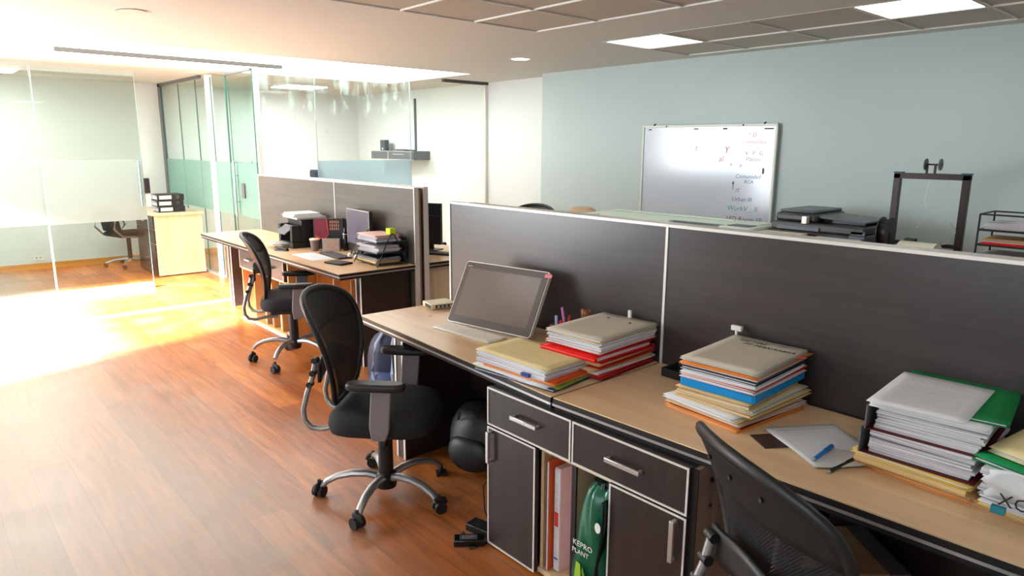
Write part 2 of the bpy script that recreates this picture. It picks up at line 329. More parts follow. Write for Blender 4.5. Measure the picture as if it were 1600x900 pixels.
for (x, y, lb, m) in ((4.747, 5.257, 'lit round recessed downlight above the whiteboard end of the room', DM), (1.286, 5.151, 'unlit round recessed downlight at upper left of the ceiling', mat('unlit lens', (225, 222, 215), .4))):
    t = thing('round_downlight', lb, 'downlight', (x, y, H))
    obj('rim', G().lathe([(.085, 0), (.105, -.004), (.11, 0)], n=32), ALUW, t); obj('lens', G().lathe([(.084, -.004), (.05, -.006), (.001, -.006)], n=32), m, t)
struct('baseboard_back', G().box((XL, YF-.015, 0), (XR2, YF, .085)), BASEW)
struct('baseboard_right', G().box((XR2-.015, 6.12, 0), (XR2, YF-.015, .085)).box((XR-.015, YB, 0), (XR, 6.1, .085)), BASEW)

# ================================================================ GLASS PARTITIONS
GCLR = glass_mat('clear office glass', (254, 255, 254), dirt=.0)
GDRT = glass_mat('streaked office glass', (254, 255, 254), dirt=.42)
GGRN = glass_mat('green edged glass', (244, 251, 248))
GTINT = glass_mat('grey tinted door glass', (236, 241, 238))
FROST = glass_mat('frosted film', (245, 250, 248), frost=.6, fcol=(178, 192, 189))
FROSTG = glass_mat('green frosted film', (232, 244, 239), frost=.55, fcol=(160, 192, 184))
GEDGE = mat('green glass edge', (70, 120, 108), .2)
def pane(label, axis, a, b, at, z0, z1, m, film=None, filmm=None, group=None, edge=True, name='glass_panel'):
    t = thing(name, label, 'glass panel', ((a+b)/2, at, 0) if axis == 'x' else (at, (a+b)/2, 0), 0, group)
    h = (b-a)/2-.003; th = .005
    def bx(h0, h1, q0, q1, tt=th, off=0):
        return G().box((h0, off-tt, q0), (h1, off+tt, q1)) if axis == 'x' else G().box((off-tt, h0, q0), (off+tt, h1, q1))
    obj('pane', bx(-h, h, z0, z1), m, t, smooth=0)
    if film: obj('frosted_band', bx(-h, h, film[0], film[1], .0008, -.0062), filmm, t, smooth=0)
    if edge:
        for e_ in (bx(-h-.003, -h, z0, z1, .0055), bx(h, h+.003, z0, z1, .0055)): obj('edge', e_, GEDGE if axis == 'y' else mat('clear glass edge', (150, 166, 162), .3), t, smooth=0)
    return t
for a, b, lb in ((3.0, 3.65, 'streaked glass panel beside the slim corner post, left of the long wall'), (3.65, 4.91, 'widest streaked glass panel in front of the shelf office'), (4.91, 6.13, 'glass panel beside the bright white wall')):
    pane(lb, 'x', a, b, 7.48, .03, 2.46, GDRT if a < 4.5 else GCLR, (.78, 1.475) if a == 3.65 else None, glass_mat('pale blue film', (225, 240, 246), frost=.4, fcol=(204, 218, 226)), 'front glass wall panels')
pane('clear fixed glass panel at the far left of the office front', 'x', XL+.02, 1.165, 8.8, .03, 2.46, GTINT, (.80, 1.48), FROST)
door = pane('glass office door with steel pull handle and bottom rail', 'x', 1.17, 2.13, 8.76, .02, 2.44, GTINT, (.80, 1.48), FROST, name='glass_door')
obj('bottom_rail', G().box((-3.1, -.025, .0), (.48, .025, .07)), ALUW, door)
obj('pull_handle', G().cyl((.43, -.05, .96), (.43, -.05, 1.47), .013).cyl((.43, -.05, 1.08), (.43, 0, 1.08), .008).cyl((.43, -.05, 1.36), (.43, 0, 1.36), .008), CHROME, door)
obj('lock', G().box((.475, -.035, 1.10), (.53, .035, 1.27)), BLKP, door, bev=.004)
obj('lock_label', G().box((.478, -.037, .95), (.528, .02, 1.09)), LGRY, door)
struct('trim_3', G().box((1.2, 7.45, H-.035), (3.28, 7.51, H)), mat('dull track metal', (84, 82, 78), .8))
struct('trim_4', G().box((5.42, 7.45, H-.035), (XR2, 7.51, H)), mat('dull track metal', 0))
struct('trim_5', G().box((.2, 7.455, 0), (6.12, 7.505, .018)), ALU)
for k, (x, y, r, z1) in enumerate(((2.99, 7.48, .022, 2.455), (6.125, 7.48, .02, 2.455))):
    struct('trim_%d' % (6+k), G().box((x-r, y-r, .018), (x+r, y+r, z1)), ALUW)
struct('trim_8', G().box((2.955, 8.86, 0), (3.005, 8.98, 2.47)), WALL)
struct('trim_9', G().box((2.965, 10.88, .03), (2.995, 10.99, H)).box((2.965, 9.2, H-.04), (2.995, 10.99, H)), mat('dark frame', (92, 96, 96), .4))
struct('trim_10', G().box((2.95, 8.99, 0), (3.01, YF-.02, .03)), ALU)
for a, b, lb in ((8.36, 8.85, 'narrow green side glass just before the white column'), (8.99, 9.4, 'side glass behind the wooden cabinet, nearest the white column'), (9.4, 10.1, 'middle side glass panel behind the binders'), (10.1, 10.87, 'rearmost side glass panel against the back wall')):
    pane(lb, 'y', a, b, 2.98, .03, 2.44, GGRN, (.84, 1.45), FROSTG, 'side glass wall panels')
gd = pane('open green glass door edge-on with double pull handle', 'y', 7.56, 8.34, 2.98, .03, 2.43, GGRN, (.84, 1.45), FROSTG, name='glass_door')
for s, y in ((-1, .18), (1, -.09)):
    obj('pull_handle', G().cyl((s*.05, y, .83), (s*.05, y, 1.465), .014).cyl((0, y, 1.0), (s*.05, y, 1.0), .008).cyl((0, y, 1.3), (s*.05, y, 1.3), .008), CHROME, gd)
obj('lock', G().box((-.03, -.02, 1.05), (.03, .05, 1.22)), GRYP, gd, bev=.004)
obj('top_rail', G().box((-.014, -.38, 2.425), (.014, .39, 2.45)), GRYP, gd)
pane('extra green glass leaf parked beside the open door', 'y', 7.8, 8.6, 3.10, .03, 2.40, GGRN, (.84, 1.45), FROSTG)

# ================================================================ OFFICE CHAIRS
def superback(u, v):
    """mesh back surface, u in [-1,1], v in [0,1] from bottom to top (local: +x faces forward)"""
    hw = (.148+.112*math.sin(min(v/.72, 1)*PI/2)**1.3)
    if v > .72: hw *= math.sqrt(max(0, 1-((v-.72)/.28)**3.0))
    hw *= (1-.25*max(0, 1-v/.08))
    x = -.205-.02*math.sin(v*PI)*-1-.13*v**1.6
    x += .055*(u*hw/.245)**2
    z = .50+.50*v
    return Vector((x, u*hw, z))
def make_chair(label, loc, rz, ba, dz=0):
    t = thing('office_chair', label, 'chair', loc, rz, 'black mesh task chairs')
    hub = G().lathe([(.048, .075), (.052, .10), (.05, .14), (.036, .15), (.034, .30), (.036, .35+dz), (.02, .355+dz)], n=24)
    c0 = len(bpy.data.objects)
    obj('gas_column', hub, BLKP, t)
    for k in range(5):
        a = math.radians(ba)+2*PI*k/5-rz; cx, sy = math.cos(a), math.sin(a)
        prof = [(.03, .125), (.09, .142), (.16, .145), (.23, .132), (.28, .108), (.31, .078)]
        leg = obj('leg', G().tube([(r*cx, r*sy, z) for r, z in prof], [.023, .022, .021, .019, .018, .016], 10, flat=.85), STEEL, t)
        cc = (.318*cx, .318*sy); wa = a+1.1; wx, wy = math.cos(wa), math.sin(wa)
        g = G()
        for s in (-1, 1):
            p0 = Vector((cc[0]-wy*s*.008, cc[1]+wx*s*.008, .028)); p1 = Vector((cc[0]-wy*s*.026, cc[1]+wx*s*.026, .028)); g.tube([p0, p1], .028, 18)
        g.tube([(cc[0], cc[1], .03), (cc[0], cc[1], .085)], .009, 8)
        g.tube([(cc[0]+wx*.026, cc[1]+wy*.026, .035), (cc[0]+wx*.02, cc[1]+wy*.02, .052), (cc[0], cc[1], .06), (cc[0]-wx*.02, cc[1]-wy*.02, .052)], .012, 8, flat=1.6)
        obj('caster', g, BLKR, t)
    first = len(t.children)
    obj('seat_mechanism', G().box((-.16, -.09, .36), (.14, .09, .41)).box((-.1, -.16, .385), (.1, .16, .41)), BLKP, t, bev=.01)
    obj('tilt_lever', G().tube([(.05, -.08, .375), (.06, -.2, .37), (.065, -.22, .365)], [.006, .006, .012], 8), BLKP, t)
    g = G()                                                           # seat cushion, waterfall front
    n = 24; ring = []
    for k in range(n):
        a = 2*PI*k/n; c, s_ = math.cos(a), math.sin(a)
        ring.append((.245*abs(c)**.5*(1 if c > 0 else -1), .25*abs(s_)**.5*(1 if s_ > 0 else -1)))
    lev = [(.86, .408), (.97, .42), (1, .45), (.98, .482), (.90, .502), (.6, .508), (.25, .503)]
    vs = []; fs = []
    for sc, z in lev:
        for x, y in ring:
            vs.append((x*sc+.02, y*sc, z-(.028*max(0, (x*sc-.12)/.12)**2 if z > .44 else 0)+.008*(abs(y*sc)/.25)**2*(z > .47)))
    for i in range(len(lev)-1):
        for k in range(n): fs.append((i*n+k, i*n+(k+1) % n, (i+1)*n+(k+1) % n, (i+1)*n+k))
    fs += [tuple(range(n))[::-1], tuple(range((len(lev)-1)*n, len(lev)*n))]
    obj('seat', g.add(vs, fs), FABR, t, smooth=60)
    for s in (-1, 1):
        arm = obj('armrest', G().prism([(.02, .40), (.085, .40), (.10, .44), (.115, .625), (.025, .625), (.012, .46)], -.012, .012,
                  M=Matrix.Translation((0, s*.268, 0)) @ Matrix.Rotation(PI/2, 4, 'X')).box((.02, s*.268-.012-(s > 0)*.10, .395), (.08, s*.268+.012+(s < 0)*.10, .415)), ARMG, t, bev=.006)
        pd = [(.02+.135*math.cos(q)*(1.0), .043*math.sin(q)) for q in [2*PI*k/20 for k in range(20)]]
        pd = [(.045+.13*abs(math.cos(q))**.55*(1 if math.cos(q) > 0 else -1), .042*abs(math.sin(q))**.7*(1 if math.sin(q) > 0 else -1)) for q in [2*PI*k/28 for k in range(28)]]
        obj('arm_pad', G().prism(pd, .625, .66, M=Matrix.Translation((0, s*.268, 0))), BLKP, arm, bev=.012)
    NU, NV = 18, 22
    obj('back_mesh', G().grid(lambda a, b: superback(a*2-1, .015+b*.975), NU, NV), MESHB, t, smooth=80, solid=.003)
    edge = [superback(1, v) for v in [.0+.04*i for i in range(18)]]+[superback(1, v) for v in (.74, .79, .84, .88, .92, .95, .975, .992)]
    full = edge+[superback(0, 1.0)]+[Vector((p.x, -p.y, p.z)) for p in reversed(edge)]
    obj('back_frame', G().tube(full, .017, 8, flat=.75, up=(1, 0, 0), closed=True), BLKP, t, smooth=80)
    for u_ in (-.45, 0, .45):
        q_ = superback(u_, .88)+Vector((-.010, 0, 0)); obj('screw', G().cyl((q_.x-.003, q_.y, q_.z), (q_.x+.002, q_.y, q_.z), .006), BLKS, t)
    obj('back_top_rim', G().grid(lambda a, b: superback(a*2-1, .68+b*.315)+Vector((-.004, 0, 0)), NU, 6), BLKR, t, smooth=80, solid=.012)
    for s in (-1, 1):
        pts = [(-.10, s*.10, .385), (-.20, s*.11, .385), (-.26, s*.125, .375), (-.305, s*.135, .385), (-.33, s*.14, .42), (-.335, s*.138, .47), (-.315, s*.134, .55), (-.285, s*.13, .63), (-.270, s*.125, .71)]
        jb = obj('back_bar', G().tube(pts, .0125, 10, up=(0, 1, 0)), STEEL, t, smooth=80)
        for kx, kz in ((-.300, .59), (-.283, .645), (-.270, .705)): obj('clamp_knob', G().cyl((kx, s*.129-.017, kz), (kx, s*.129+.017, kz), .0140), BLKP, jb)
    g = G().grid(lambda a, b: Vector((-.262+.02*((a*2-1)**2)-.0, (a*2-1)*.165, .655+b*.085+.012*math.cos((a*2-1)*PI))), 14, 4)
    obj('lumbar_support', g, BLKP, t, solid=.014, smooth=80)
    for ch in list(t.children)[first:]: ch.location.z = dz-.03
    return t
CH = make_chair('black mesh office chair in front of the near desk with the tilted computer', (1.588, 2.698, 0), math.radians(-47), 71)
make_chair('black mesh office chair at the far desk, partly hidden behind the nearer chair', (2.17, 5.00, 0), math.radians(-27), 75, .06)
make_chair('black mesh office chair seen from behind at bottom right of the photo', (1.585, .595, 0), math.radians(-28), 20, .02)
dup(CH, (5.15, 5.62, 0), math.radians(200), 'black office chair whose top just shows over the long partition')
dup(CH, (4.15, 5.6, 0), math.radians(175), 'black office chair behind the far partition beside the turned monitor')

# ================================================================ DESK ISLANDS
DH = .75
def desktop(name, label, poly, group):
    """poly: counter-clockwise top outline; dark edge band with an aluminium strip"""
    t = thing(name, label, 'desk', (0, 0, 0), 0, group)
    obj('tabletop', G().prism(poly, DH-.004, DH), MAPLE, t, smooth=0)
    cx = sum(p[0] for p in poly)/len(poly); cy = sum(p[1] for p in poly)/len(poly)
    def off(d): return [(x+(d if x > cx else -d), y+(d if y > cy else -d)*.4) for x, y in poly]
    obj('edge_band', G().prism(off(.002), DH-.022, DH-.0042), EDGE, t, smooth=0)
    obj('metal_strip', G().prism(off(.004), DH-.031, DH-.0222), ALU, t, smooth=0)
    obj('underframe', G().prism(off(-.004), DH-.048, DH-.0312), EDGE, t, smooth=0)
    return t
def slab_leg(parent, x0, x1, y0, y1, z1):
    t = obj('slab_leg', G().box((x0, y0, 0), (x1, y1, z1)), WENGE, parent, smooth=0)
    obj('metal_edge', G().box((x0-.004, y0-.002, 0), (x0, y0+.014, z1)).box((x0-.004, y1-.014, 0), (x0, y1+.002, z1)), ALUW, t, smooth=0)
    return t
PX = 2.355
d1 = desktop('desk', 'maple-topped desk holding the tilted computer and white keyboard', [(1.795, 3.26), (1.702, 1.704), (PX-.008, 1.704), (PX-.008, 3.235)], 'near row desks')
slab_leg(d1, 1.86, PX-.01, 2.95, 3.03, DH-.048)
obj('modesty_panel', G().box((2.30, 2.10, .30), (2.33, 2.95, DH-.05)), WENGE, d1)
d2 = desktop('desk', 'long maple-topped desk holding the three tallest folder stacks', [(1.704, 1.692), (1.757, .10), (PX-.008, .10), (PX-.008, 1.692)], 'near row desks')
slab_leg(d2, 1.86, PX-.01, .11, .19, DH-.048)
obj('modesty_panel', G().box((2.30, .19, .30), (2.33, 1.07, DH-.05)), WENGE, d2)
d3 = desktop('desk', 'maple-topped desk at the far row with black printer and grey monitor', [(2.30, 7.46), (2.285, 4.435), (2.925, 4.435), (2.925, 7.44)], None)
slab_leg(d3, 2.49, 2.915, 7.17, 7.26, DH-.048)
slab_leg(d3, 2.49, 2.915, 4.50, 4.58, DH-.048)
obj('modesty_panel', G().box((2.87, 4.6, .28), (2.895, 7.15, DH-.05)), MAPLEX, d3)
d4 = desktop('desk', 'maple desk on the other side of the far partition, with black monitor', [(3.07, 6.9), (3.07, 4.45), (3.75, 4.45), (3.75, 6.9)], None)
for y in (4.52, 6.80): obj('side_panel', G().box((3.10, y, 0), (3.72, y+.03, DH-.048)), MAPLEX, d4)
PART_LIT = wood('partition laminate lit', (88, 83, 78), (98, 92, 87), 'Y', .32, .8, .6)  # dark partition laminate lightened: bright reflections put into the colour
def partition(label, x, y0, y1, seams, z0=.0, z1=1.34, th=.03, m=PART):
    t = thing('desk_partition', label, 'partition', (x, (y0+y1)/2, 0), 0); c = (y0+y1)/2
    obj('panel', G().box((0, y0-c, z0+.02), (th, y1-c, z1-.012)), m, t, smooth=0)
    g = G().box((-.005, y0-c, z1-.012), (th+.005, y1-c, z1)).box((-.005, y1-c-.0, z0), (th+.005, y1-c+.012, z1)).box((-.005, y0-c-.012, z0), (th+.005, y0-c, z1))
    obj('metal_frame', g, ALUW, t, smooth=0)
    for s in seams: obj('seam_strip', G().box((-.004, s-c-.006, z0+.02), (.0, s-c+.006, z1-.012)), ALUW, t, smooth=0)
    return t
partition('long dark partition panel behind the near desks', PX+.006, .06, 3.20, [1.70])
partition('second dark panel backing the near partition', PX+.062, .06, 3.10, [1.70], z1=1.338)
partition('partition panel painted light-washed grey-brown behind the far desk with the printer', 2.935, 4.445, 7.44, [5.72], m=PART_LIT)
partition('rear twin panel of the far partition', 3.022, 4.445, 7.44, [5.72], z1=1.342, m=PART_LIT)
tag(obj('wooden_board', G().box((2.985, 4.46, 0), (3.005, 6.9, 1.31)), wood('plain board', (170, 128, 88), (190, 148, 104), 'Z'), smooth=0), 'bare wooden board sandwiched between the two far partition panels', 'board')

# ---------------------------------------------------------------- cabinets
def framed(name, parent, x, y0, y1, z0, z1, handle=None, face=WENGE):
    """front facing -x, aluminium edge all round"""
    o = obj(name, G().box((x, y0, z0), (x+.018, y1, z1)), face, parent, smooth=0)
    e = .007
    obj('metal_edging', G().box((x-.003, y0, z0), (x, y1, z0+e)).box((x-.003, y0, z1-e), (x, y1, z1)).box((x-.003, y0, z0+e), (x, y0+e, z1-e)).box((x-.003, y1-e, z0+e), (x, y1, z1-e)), ALUW, o, smooth=0)
    if handle:
        hy, hz, L, vert = handle
        if vert: g = G().box((x-.028, hy-.008, hz-L/2), (x-.018, hy+.008, hz+L/2)).box((x-.02, hy-.006, hz-L/2), (x, hy+.006, hz-L/2+.012)).box((x-.02, hy-.006, hz+L/2-.012), (x, hy+.006, hz+L/2))
        else: g = G().box((x-.028, hy-L/2, hz-.008), (x-.018, hy+L/2, hz+.008)).box((x-.02, hy-L/2, hz-.006), (x, hy-L/2+.012, hz+.006)).box((x-.02, hy+L/2-.012, hz-.006), (x, hy+L/2, hz+.006))
        obj('handle', g, ALU, o, bev=.002)
    return o
cb = thing('drawer_cabinet', 'dark cabinet with two drawers and two doors under the near desks', 'cabinet', (0, 0, 0))
zT = DH-.05
# carcass: sides, back, bottom, centre divider
obj('top_rail', G().box((1.697, 1.08, zT-.0), (2.28, 2.04, zT+.002)), EDGE, cb, smooth=0)
g = G().box((1.70, 1.08, 0), (2.28, 1.10, zT)).box((1.70, 2.02, 0), (2.28, 2.04, zT)).box((2.26, 1.10, .02), (2.28, 2.02, zT)).box((1.70, 1.10, .01), (2.26, 2.02, .03)).box((1.70, 1.10, zT-.02), (2.26, 2.02, zT)).box((1.70, 1.10, .525), (2.26, 2.02, .54))
obj('carcass', g, INNER, cb, smooth=0)
obj('divider', G().box((1.705, 1.565, .03), (2.26, 1.583, .525)), INNER, cb, smooth=0)
obj('edge_banding', G().box((1.694, 1.063, 0), (1.699, 1.102, zT)), EDGE, cb, smooth=0); obj('edge_banding', G().box((1.694, 2.018, 0), (1.699, 2.042, zT)), EDGE, cb, smooth=0)
obj('divider_edge', G().box((1.698, 1.563, .03), (1.705, 1.585, .525)), EDGE, cb, smooth=0)
obj('divider', G().box((1.705, 1.735, .03), (2.26, 1.75, .525)), INNER, cb, smooth=0)
framed('drawer', cb, 1.679, 1.576, 2.04, .545, zT+.004, (1.805, .628, .145, 0))
framed('drawer', cb, 1.679, 1.085, 1.569, .545, zT+.004, (1.327, .628, .145, 0))
framed('door', cb, 1.679, 1.757, 2.04, .014, .537, (2.015, .455, .135, 1))
framed('door', cb, 1.679, 1.085, 1.392, .014, .537, (1.122, .452, .14, 1))
obj('side_panel', G().box((1.70, 1.065, 0), (2.28, 1.08, zT)), wood('brown side panel', (142, 116, 104), (154, 128, 115), 'Z', .5), cb, smooth=0)
obj('cam_lock', G().cyl((1.77, 1.066, .645), (1.77, 1.060, .645), .008).cyl((1.77, 1.066, .56), (1.77, 1.060, .56), .006), BLKP, cb)
c2 = thing('drawer_cabinet', 'open wooden cabinet with drawers under the far desk', 'cabinet', (0, 0, 0))
g = G().box((2.39, 5.56, 0), (2.85, 5.58, zT)).box((2.39, 6.60, 0), (2.85, 6.62, zT)).box((2.83, 5.58, .02), (2.85, 6.60, zT)).box((2.39, 5.58, .01), (2.83, 6.60, .03)).box((2.39, 5.58, zT-.02), (2.83, 6.60, zT)).box((2.39, 5.58, .485), (2.83, 6.60, .5))
DIN = wood('warm interior wood', (206, 150, 92), (220, 168, 110), 'Z', .5, .5)
obj('carcass', g, DIN, c2, smooth=0)
for y in (5.76, 5.95, 6.10, 6.35): obj('divider', G().box((2.40, y, .03), (2.83, y+.016, .485)), DIN, c2, smooth=0)
framed('drawer', c2, 2.372, 6.145, 6.61, .503, zT+.002, (6.37, .60, .12, 0), PART)
framed('drawer', c2, 2.372, 5.61, 6.13, .503, zT+.002, (5.87, .60, .12, 0), PART)
obj('base_rail', G().box((2.37, 5.56, 0), (2.39, 6.62, .018)), ALUW, c2)
c3 = thing('shelf_unit', 'low open wooden shelf under the far desk behind the chair', 'shelf', (0, 0, 0))
obj('carcass', G().box((2.64, 4.64, 0), (2.85, 4.66, .60)).box((2.64, 5.53, 0), (2.85, 5.55, .60)).box((2.83, 4.66, .02), (2.85, 5.53, .6)).box((2.64, 4.66, .01), (2.83, 5.53, .03)).box((2.64, 4.64, .60), (2.85, 5.55, .615)), DIN, c3, smooth=0)
for y in (4.95, 5.25): obj('divider', G().box((2.65, y, .03), (2.83, y+.015, .60)), DIN, c3, smooth=0)
for k, (y, cl, lb) in enumerate(((5.62, (150, 140, 150), 'grey box file standing in the far cabinet, nearest the chair'), (5.80, (196, 180, 160), 'beige box file in the far cabinet, second from the chair'), (5.99, (120, 112, 120), 'dark grey box file in the far cabinet, third from the chair'), (6.14, (205, 190, 160), 'cream box file at the left of the far cabinet files'))):
    tag(obj('box_file', G().box((2.43, y, .031), (2.70, y+.075, .031+.2+.03*(k % 2))), card('box file %d' % k, cl), bev=.003), lb, 'box file', 'box files under the far desk')
pe = thing('wooden_pedestal', 'tan wooden pedestal under the desk at bottom right', 'cabinet', (2.145, .737, 0), math.radians(50))
obj('body', G().box((-.15, 0, 0), (.12, .20, .42)), wood('tan pedestal', (205, 164, 118), (214, 176, 130), 'Y', .5), pe, bev=.003)
obj('grey_edge', G().box((-.15, -.06, 0), (.12, -.001, .42)), mat('worn grey vinyl', (120, 110, 116), .6, noise=.3, nscale=14), pe)

# ================================================================ FOLDER STACKS
CARD = dict(red=(190, 28, 26), bright=(228, 22, 20), maroon=(128, 30, 30), rose=(226, 170, 170), cream=(233, 212, 158), beige=(206, 196, 178), white=(228, 226, 228), manila=(224, 188, 128), orange=(238, 140, 58), vermil=(222, 84, 36), kraft=(196, 150, 98), green=(14, 122, 62), olive=(140, 148, 60), navy=(40, 58, 92), black=(28, 26, 30), blue=(24, 138, 206), pink=(232, 196, 190), grey=(170, 170, 178), lgreen=(20, 150, 84), yellow=(232, 196, 96))
NAME = dict(red='red', bright='bright red', maroon='maroon', rose='pale rose', cream='cream', beige='beige', white='white', manila='manila', orange='orange', vermil='orange-red', kraft='brown kraft', green='dark green', olive='olive green', navy='navy blue', black='black', blue='sky blue', pink='pale pink', grey='grey', lgreen='bright green', yellow='yellow')
ORD = ['topmost', 'second', 'third', 'fourth', 'fifth', 'sixth', 'seventh', 'eighth', 'ninth', 'tenth', 'eleventh', 'twelfth', 'thirteenth', 'fourteenth', 'fifteenth', 'sixteenth', 'seventeenth']
def stack(where, group, cx, cy, w, d, rz, items, z=DH, base=''):
    """items bottom to top: (kind, colour, thickness, dx, dy, drot, dw, dd)"""
    n = len(items); top = None
    for i, it in enumerate(items):
        kind, col, th = it[:3]; dx, dy, dr, dw, dd = (list(it[3:])+[0, 0, 0, 0, 0])[:5] if len(it) > 3 else (rnd.uniform(-.008, .008), rnd.uniform(-.008, .008), rnd.uniform(-2.5, 2.5), rnd.uniform(-.01, .01), rnd.uniform(-.008, .008))
        W, D = (w+dw)/2, (d+dd)/2; q = ORD[n-1-i]
        lab = '%s %s, %s%s %s' % (NAME[col], {'folder': 'folder', 'papers': 'paper sheaf', 'box': 'box folder', 'sheet': 'sheet', 'arch': 'binder'}[kind], q, '' if i == n-1 else ' from top', where)
        t = thing({'folder': 'folder', 'papers': 'paper_sheaf', 'box': 'box_folder', 'sheet': 'printed_sheet', 'arch': 'lever_arch_binder'}[kind], lab, {'folder': 'folder', 'papers': 'papers', 'box': 'folder', 'sheet': 'paper', 'arch': 'binder'}[kind], (cx+dx, cy+dy, z), rz+math.radians(dr), group)
        cm = card(NAME[col], CARD[col], .25 if col in ('bright', 'blue') else .65); ph = rnd.uniform(0, 6)
        wav = lambda a, b: .0012*math.sin(ph+a*5+b*3)
        def sheet(zz, k=1.0, up=0, e=.0012):
            def fn(a, b):
                x, y = (a*2-1)*W*k, (b*2-1)*D*k
                return Vector((x, y, zz+wav(a, b)*(.0 if th < .004 else 1)*.7+up*max(0, (a-.8)*5)**2*(1-b)))
            return G().grid(fn, 8, 8)
        if kind == 'sheet':
            obj('sheet', sheet(th/2), cm, t, solid=.0008)
        elif kind == 'papers':
            g = G(); k = max(2, int(th/.006)); zz = 0
            for j in range(k):
                hh = th/k; ox, oy, a = rnd.uniform(-.006, .006), rnd.uniform(-.005, .005), rnd.uniform(-.02, .02)
                g.box((-W+ox, -D+oy, zz+.0003), (W+ox, D+oy, zz+hh-.0003), M=Matrix.Rotation(a, 4, 'Z')); zz += hh
            obj('pages', g, {'kraft': PAGEK, 'manila': PAGEK, 'red': PAGER}.get(col, PAGES), t, smooth=0)
        elif kind == 'box':
            obj('shell', G().box((-W, -D, .001), (W, D, th-.001)), cm, t, bev=.005)
            obj('closing_flap', G().box((-W-.002, -D+.01, th*.3), (-W, D-.01, th-.003)), cm, t)
        elif kind == 'arch':
            obj('lower_board', G().box((-W, -D, 0), (W, D, .003)), card('maroon board', (98, 28, 34)), t)
            obj('spine', G().box((-W-.003, D, 0), (W, D+.004, th)), mat('grey marbled binder', (112, 116, 120), .6, noise=.5, nscale=90), t)
            g = G(); k = int(th/.008); zz = .0035
            for j in range(k):
                hh = (th-.004)/k; ox, oy = rnd.uniform(-.008, .008), rnd.uniform(-.01, .01)
                g.box((-W+.012+ox, -D+.01+oy, zz), (W-.012+ox, D-.02+oy*.3, zz+hh-.0004), M=Matrix.Rotation(rnd.uniform(-.02, .02), 4, 'Z')); zz += hh
            obj('pages', g, PAGES, t, smooth=0)
            obj('ring_arch', G().tube([(-.04, D-.03, .004), (-.04, D-.03, th*.6), (-.04, D-.045, th*.85), (-.04, D-.07, th*.9)], .003, 8).tube([(.04, D-.03, .004), (.04, D-.03, th*.6), (.04, D-.045, th*.85), (.04, D-.07, th*.9)], .003, 8), CHROME, t)
        else:
            obj('cover', sheet(th-.001, up=.0), cm, t, solid=.0014)
            b = sheet(.0012, 1.01); obj('back_cover', b, cm, t, solid=.0012)
            if th > .008:                                             # fold along one long side
                obj('spine_fold', G().tube([(-W, -D, th/2), (-W, D, th/2)], th/2*.96, 10, flat=1, up=(0, 0, 1)), cm, t) if col in ('bright', 'yellow', 'manila') and i % 2 == 0 else None
            pg = {'manila': PAGEK, 'kraft': PAGEK, 'red': PAGER, 'maroon': PAGER, 'orange': PAGEK}.get(col, PAGES)
            g = G(); ox = rnd.uniform(-.004, .004)
            g.box((-W+.006+ox, -D+.006, .002), (W-.006+ox, D-.006, max(.0028, th*.55))).box((-W+.009-ox, -D+.010, max(.0029, th*.55+.0003)), (W-.01-ox, D-.009, th-.0020)) if th > .0055 else g.box((-W+.006, -D+.006, .0018), (W-.006, D-.006, th-.0018))
            obj('pages', g, pg, t, smooth=0)
        z += th; top = t
    return z, top
f_, p_, s_ = 'folder', 'papers', 'sheet'
def scribble(name, parent, W, D, z, rows, x0, x1, m=GINK, amp=.0018, th=.0007, seed=1):
    """handwritten or printed lines running along local x, at the given y"""
    r = random.Random(seed); g = G()
    for y, a, b in rows:
        x = a
        while x < b:
            L = min(r.uniform(.006, .02), b-x); k = max(2, int(L/.0025)); pts = [(x+L*i/k, y+r.uniform(-amp, amp), z) for i in range(k+1)]
            for p, q in zip(pts, pts[1:]):
                g.add([(p[0], p[1]-th, z), (q[0], q[1]-th, z), (q[0], q[1]+th, z), (p[0], p[1]+th, z)], [(0, 1, 2, 3)])
            x += L+r.uniform(.002, .005)
    return obj(name, g, m, parent, smooth=0)
# stack A (beside the mouse)
zA, tA = stack('in the low stack beside the mouse', 'folders in the low stack', 1.845, 1.955, .255, .40, math.radians(3), [
    (f_, 'navy', .010, .0, -.005, 4, .01, .02), (f_, 'olive', .006, .005, -.01, 6, .0, .02), (f_, 'white', .006, -.01, 0, -1, .01, .01), (f_, 'orange', .008, .0, -.03, 2, -.01, -.03), (f_, 'vermil', .006, .01, -.01, 3, .0, .01),
    (p_, 'white', .018, -.006, .005, 0, -.01, -.02), (p_, 'white', .014), (f_, 'white', .009), (f_, 'cream', .007, 0, 0, 0, 0, 0)])
g = G(); r = random.Random(5)
for x, a, b in ((-.04, -.10, .08), (-.02, -.06, .06), (.02, -.15, .0), (.045, -.13, -.02), (.075, -.17, -.05), (.09, -.18, -.12), (-.06, -.02, .06)):
    y = a
    while y < b:
        L = r.uniform(.008, .018); k = 6; pts = [(x+r.uniform(-.004, .004)-.1*(y-a), y+L*i/k) for i in range(k+1)]
        for p, q in zip(pts, pts[1:]): g.add([(p[0], p[1], .0079), (q[0], q[1], .0079), (q[0]+.0014, q[1], .0079), (p[0]+.0014, p[1], .0079)], [(0, 1, 2, 3)])
        y += L+.005
obj('handwriting', g, mat('faded pencil', (150, 128, 96), .7), tA, smooth=0)
tag(obj('binder_clip', G().box((0, -.02, 0), (.012, .02, .014)).tube([(-.004, -.01, .012), (-.018, -.006, .018), (-.018, .006, .018), (-.004, .01, .012)], .0014, 6), mat('blue clip', (24, 66, 150), .3), loc=(1.700, 1.845, .790), rot=(0, 0, .05)), 'blue clip on the white sheaf of the low stack', 'clip')
